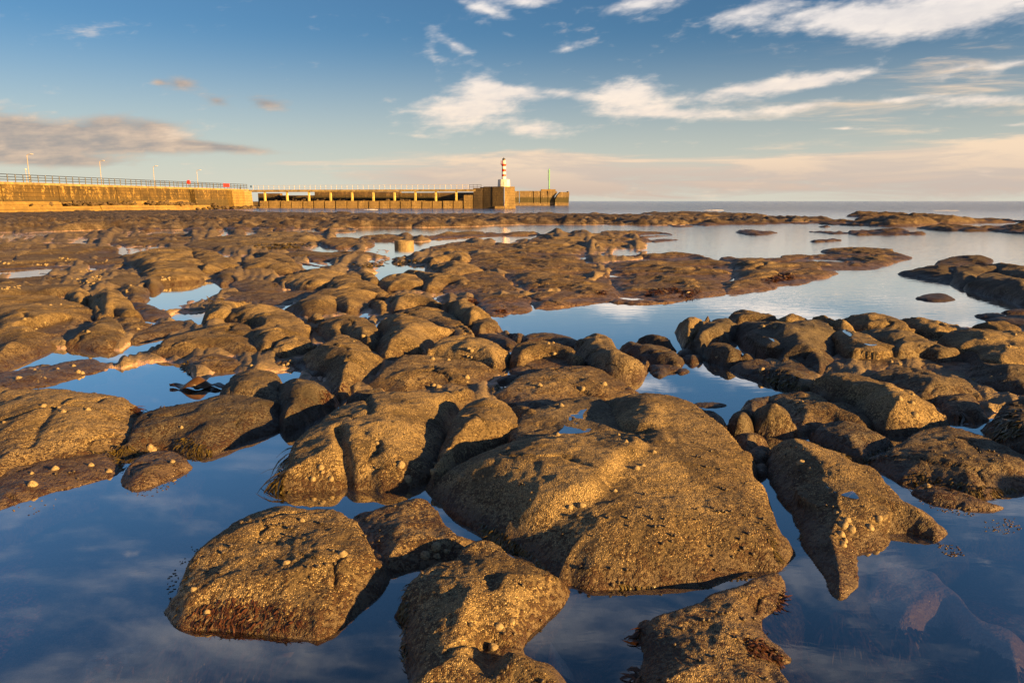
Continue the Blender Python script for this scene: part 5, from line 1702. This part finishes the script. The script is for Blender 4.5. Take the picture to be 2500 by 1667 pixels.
weed('dark strap seaweed hanging into the pool from the split boulder', "B 235,385 258,372 240,430 215,500 190,570 170,620 110,600 130,520 180,440", 90, .13, .006, 'wrack', .5, 1)
weed('strap seaweed at the foot of the split boulder', "B 170,600 320,610 330,640 200,660", 40, .06, .005, 'wrack', .4, 2)
weed('red brown weed turf on the front of the left pool boulder', "A 1000,1180 1150,1130 1300,1150 1450,1200 1530,1280 1400,1300 1200,1290 1000,1280 940,1250", 420, .022, .0035, 'redweed', .8, 3)
weed('wisps of weed along the left side of the left pool boulder', "A 875,1220 900,1120 940,1010 1010,910 1020,930 950,1040 910,1130 890,1230", 90, .03, .003, 'wrack', .4, 4)
weed('red tuft of weed on the low rock at the bottom edge', "C 1050,1350 1110,1340 1180,1380 1240,1430 1230,1465 1150,1450 1090,1430 1060,1400", 260, .026, .0035, 'redweed', .8, 5)
weed('dark weed fringe below the left side of the central slab', "B 1180,770 1260,790 1340,850 1440,920 1520,1000 1540,1050 1480,990 1380,920 1270,880 1190,830", 420, .030, .004, 'wrack', .5, 6)
weed('dark weed fringe down the left side of the bottom edge boulder', "B 760,1080 830,1050 830,1180 815,1300 815,1450 790,1450 780,1300 750,1180", 260, .030, .0035, 'wrack', .4, 7)
weed('dark weed along the left side of the forked rock', "D 335,680 360,700 400,760 440,840 420,830 380,780 345,720", 140, .028, .003, 'wrack', .5, 8)
weed('kelp strips lying on the low grey slab at the right', "D 1150,195 1260,220 1330,240 1310,260 1200,240 1140,215", 40, .16, .008, 'kelp', .25, 9)
weed('tangle of wrack over the weed hung rock at the right edge', "D 1370,330 1420,240 1460,190 1540,190 1540,330 1480,350 1420,340", 170, .07, .007, 'wrack', .6, 10)
weed('strands of weed in the small pool at the right', "D 1250,290 1340,285 1370,310 1280,310", 50, .06, .003, 'wrack', .3, 11)
weed('dark weed under the small dark rock right of the forked rock', "D 490,360 600,400 700,440 780,400 850,390 880,350 900,370 850,420 760,470 640,440", 240, .03, .004, 'wrack', .6, 12)
weed('bunch of wrack in the runnel between the middle boulders', "M 1040,1265 1080,1235 1140,1245 1130,1275 1060,1290", 90, .035, .006, 'wrack', .7, 13)
weed('red weed scraps at the edge of the upper left pool', "L 630,1170 760,1145 900,1140 950,1150 800,1180 680,1190", 160, .035, .006, 'redweed', .5, 14)
weed('wrack fringe on the near side of the upper left pool', "L 1080,1405 1160,1360 1260,1320 1300,1330 1200,1380 1100,1415", 160, .030, .005, 'wrack', .6, 15)
weed('wrack clump where the upper left pool meets the ridge', "L 1260,1095 1310,1080 1330,1140 1320,1170 1280,1160", 90, .035, .006, 'wrack', .7, 16)
weed('upright weed tuft at the corner of the broad left boulder', "A 640,190 680,195 710,215 680,225 650,215", 50, .06, .003, 'redweed', 1.0, 17)
weed('dark weed in the cleft under the long shaded ridge', "A 880,350 950,340 1010,380 1060,400 980,420 900,390", 160, .04, .005, 'wrack', .6, 18)
weed('dark weed in the cleft left of the split boulder', "A 1590,110 1640,95 1740,60 1700,110 1650,170 1600,180", 160, .04, .004, 'redweed', .6, 19)
weed('red weed patch near the left end of the long ledge', "M 880,640 930,640 970,670 940,690 890,665", 120, .05, .012, 'redweed', .7, 20)
weed('red weed patch at the water line of the long ledge, left', "M 1080,725 1150,720 1140,750 1090,755", 90, .05, .012, 'redweed', .7, 21)
weed('red weed patch beside the deep crack of the ledge', "M 1770,600 1830,595 1840,620 1780,625", 80, .05, .012, 'redweed', .7, 22)
weed('red weed band along the front of the ledge right of the crack', "M 2130,600 2200,580 2352,575 2352,610 2200,625 2120,635", 260, .06, .015, 'redweed', .7, 23)
weed('red weed patch at the lower right front of the ledge', "R 0,590 100,570 140,590 60,640 0,640", 160, .06, .015, 'redweed', .7, 24)
weed('red weed band on the right half of the ledge', "R 560,520 680,470 780,465 800,490 720,520 600,540", 240, .07, .018, 'redweed', .7, 25)
weed('dark wrack on the flat wet rocks behind the middle boulders', "M 100,410 250,395 420,370 560,375 540,400 350,420 150,440", 260, .10, .025, 'wrack', .5, 26)
weed('dark wrack patch on the wet shelf at left centre', "L 1350,660 1500,640 1560,650 1450,670", 80, .06, .012, 'wrack', .5, 27)
weed('long line of dark wrack on the flat left shelf', "L 1720,285 1850,270 2050,265 2200,280 2100,300 1850,310", 260, .14, .035, 'wrack', .5, 28)
weed('dark stain of weed on the big sunlit boulder at left', "L 1285,400 1330,390 1345,410 1320,430 1290,425", 90, .03, .008, 'redweed', .4, 29)
weed('wrack fringe under the front of the broad left boulder', "A 420,425 560,395 640,360 660,420 600,480 560,470 540,430", 160, .045, .005, 'wrack', .6, 31)
weed('wrack hanging from the left end of the long shaded ridge', "A 570,430 640,400 720,400 700,430 640,470 590,520 570,480", 120, .05, .005, 'wrack', .6, 32)
weed('dark wrack at the water line of the right outcrop', "R 560,1150 720,1130 820,1180 880,1240 800,1260 640,1210", 260, .05, .006, 'wrack', .6, 33)
weed('dark wrack on the near flank of the wide shaded slab', "D 960,500 1150,540 1350,580 1500,590 1450,620 1250,640 1050,590 960,560", 300, .045, .004, 'wrack', .6, 34)
weed('wrack fringe along the right side of the central slab', "C 1140,740 1170,780 1210,880 1235,960 1215,960 1190,880 1150,800", 110, .03, .003, 'wrack', .5, 35)
weed('wrack fringe on the near edge of the central slab', "C 420,1070 600,1080 780,1085 960,1080 1010,1068 980,1092 780,1100 560,1098", 220, .03, .0035, 'wrack', .5, 36)
weed('red weed along the sunken edge right of the bottom rock', "C 1130,1290 1200,1200 1240,1100 1260,1200 1250,1330 1200,1360", 160, .04, .004, 'redweed', .6, 37)
weed('sunken red weed in the pool below the central slab', "C 200,1120 420,1110 560,1130 540,1260 560,1400 540,1560 330,1540 200,1400 190,1250", 700, .06, .006, 'redweed', .9, 38, zmin=-.5)
weed('sunken red weed in the right foreground pool', "D 420,1200 640,1200 900,1280 1150,1280 1400,1400 1530,1480 1530,1568 450,1568", 900, .06, .006, 'redweed', .9, 39, zmin=-.5)
weed('sunken red weed along the bottom of the left pool', "A 500,1450 900,1340 1300,1420 1700,1420 1600,1568 500,1568", 600, .05, .006, 'redweed', .9, 41, zmin=-.5)
# one broad kelp blade heaped at the edge of the upper left pool
hit = cast(1385 / 2.834, 500 + 1262 / 2.834)
if hit:
    c_ = Vector((hit[0].x, hit[0].y, max(hit[0].z, 0)))
    v, f = [], []
    nx_, ny_ = 22, 8
    for i in range(nx_):
        for j in range(ny_):
            a, b = i / (nx_ - 1) * 2 - 1, j / (ny_ - 1) * 2 - 1
            wd = (1 - abs(a) ** 1.5) * .07 + .008
            hgt = .085 * math.exp(-((a + .1) / .22) ** 2) * (1 - b * b) + .012 * math.sin(9 * a + 3 * b) + .014
            v.append(c_ + Vector((a * .26, b * wd + .03 * math.sin(5 * a), hgt)))
    for i in range(nx_ - 1):
        for j in range(ny_ - 1):
            f.append((i * ny_ + j, i * ny_ + ny_ + j, i * ny_ + ny_ + j + 1, i * ny_ + j + 1))
    o = mesh_obj('kelp_blade', v, f, M['kelp'], smooth_=True, label='broad brown kelp blade heaped at the edge of the upper left pool', cat='seaweed')
    md = o.modifiers.new('thickness', 'SOLIDIFY')
    md.thickness = .003


# barnacled tips of sunken stone just breaking the surface of the right pool
def tips(label, polys, n, seed):
    r_ = random.Random(seed)
    v, f = [], []
    for poly, m_ in polys:
        pts = P(poly)
        lo, hi = pts.min(0), pts.max(0)
        k = 0
        while k < m_:
            x, y = r_.uniform(lo[0], hi[0]), r_.uniform(lo[1], hi[1])
            if sdf(np.array([x]), np.array([y]), pts)[0] < 0:
                continue
            k += 1
            c_ = ground([(x, y)], 0.0)[0]
            r = r_.uniform(.0015, .0055)
            b = len(v)
            nn_ = 6
            for (rr_, zz_) in ((1.0, -.004), (.75, .0015), (.3, .003)):
                for q in range(nn_):
                    a = 2 * math.pi * q / nn_
                    g_ = r * rr_ * r_.uniform(.7, 1.3)
                    v.append((c_[0] + g_ * math.cos(a) * 1.5, c_[1] + g_ * math.sin(a), zz_ * r_.uniform(.6, 1.2)))
            for i in range(2):
                for q in range(nn_):
                    f.append((b + i * nn_ + q, b + i * nn_ + (q + 1) % nn_, b + (i + 1) * nn_ + (q + 1) % nn_, b + (i + 1) * nn_ + q))
            f.append(tuple(b + 2 * nn_ + q for q in range(nn_)))
    mesh_obj('barnacle_tips', v, f, M['rock'], smooth_=True, label=label, cat='barnacles', kind='stuff')


tips('specks of barnacled stone breaking the surface of the right pool', [("D 1000,640 1150,680 1300,720 1270,745 1120,715 1000,660", 70), ("D 1330,760 1480,740 1530,790 1480,830 1340,810", 60), ("D 1100,870 1200,880 1235,930 1180,950 1110,910", 50)], 0, 51)
tips('specks of stone breaking the surface of the left pool', [("A 620,600 760,590 950,510 970,530 760,640 640,630", 50), ("A 830,1060 900,960 960,880 990,900 900,1040 860,1200 840,1180", 40), ("A 0,700 300,640 320,700 100,740", 16)], 0, 52)
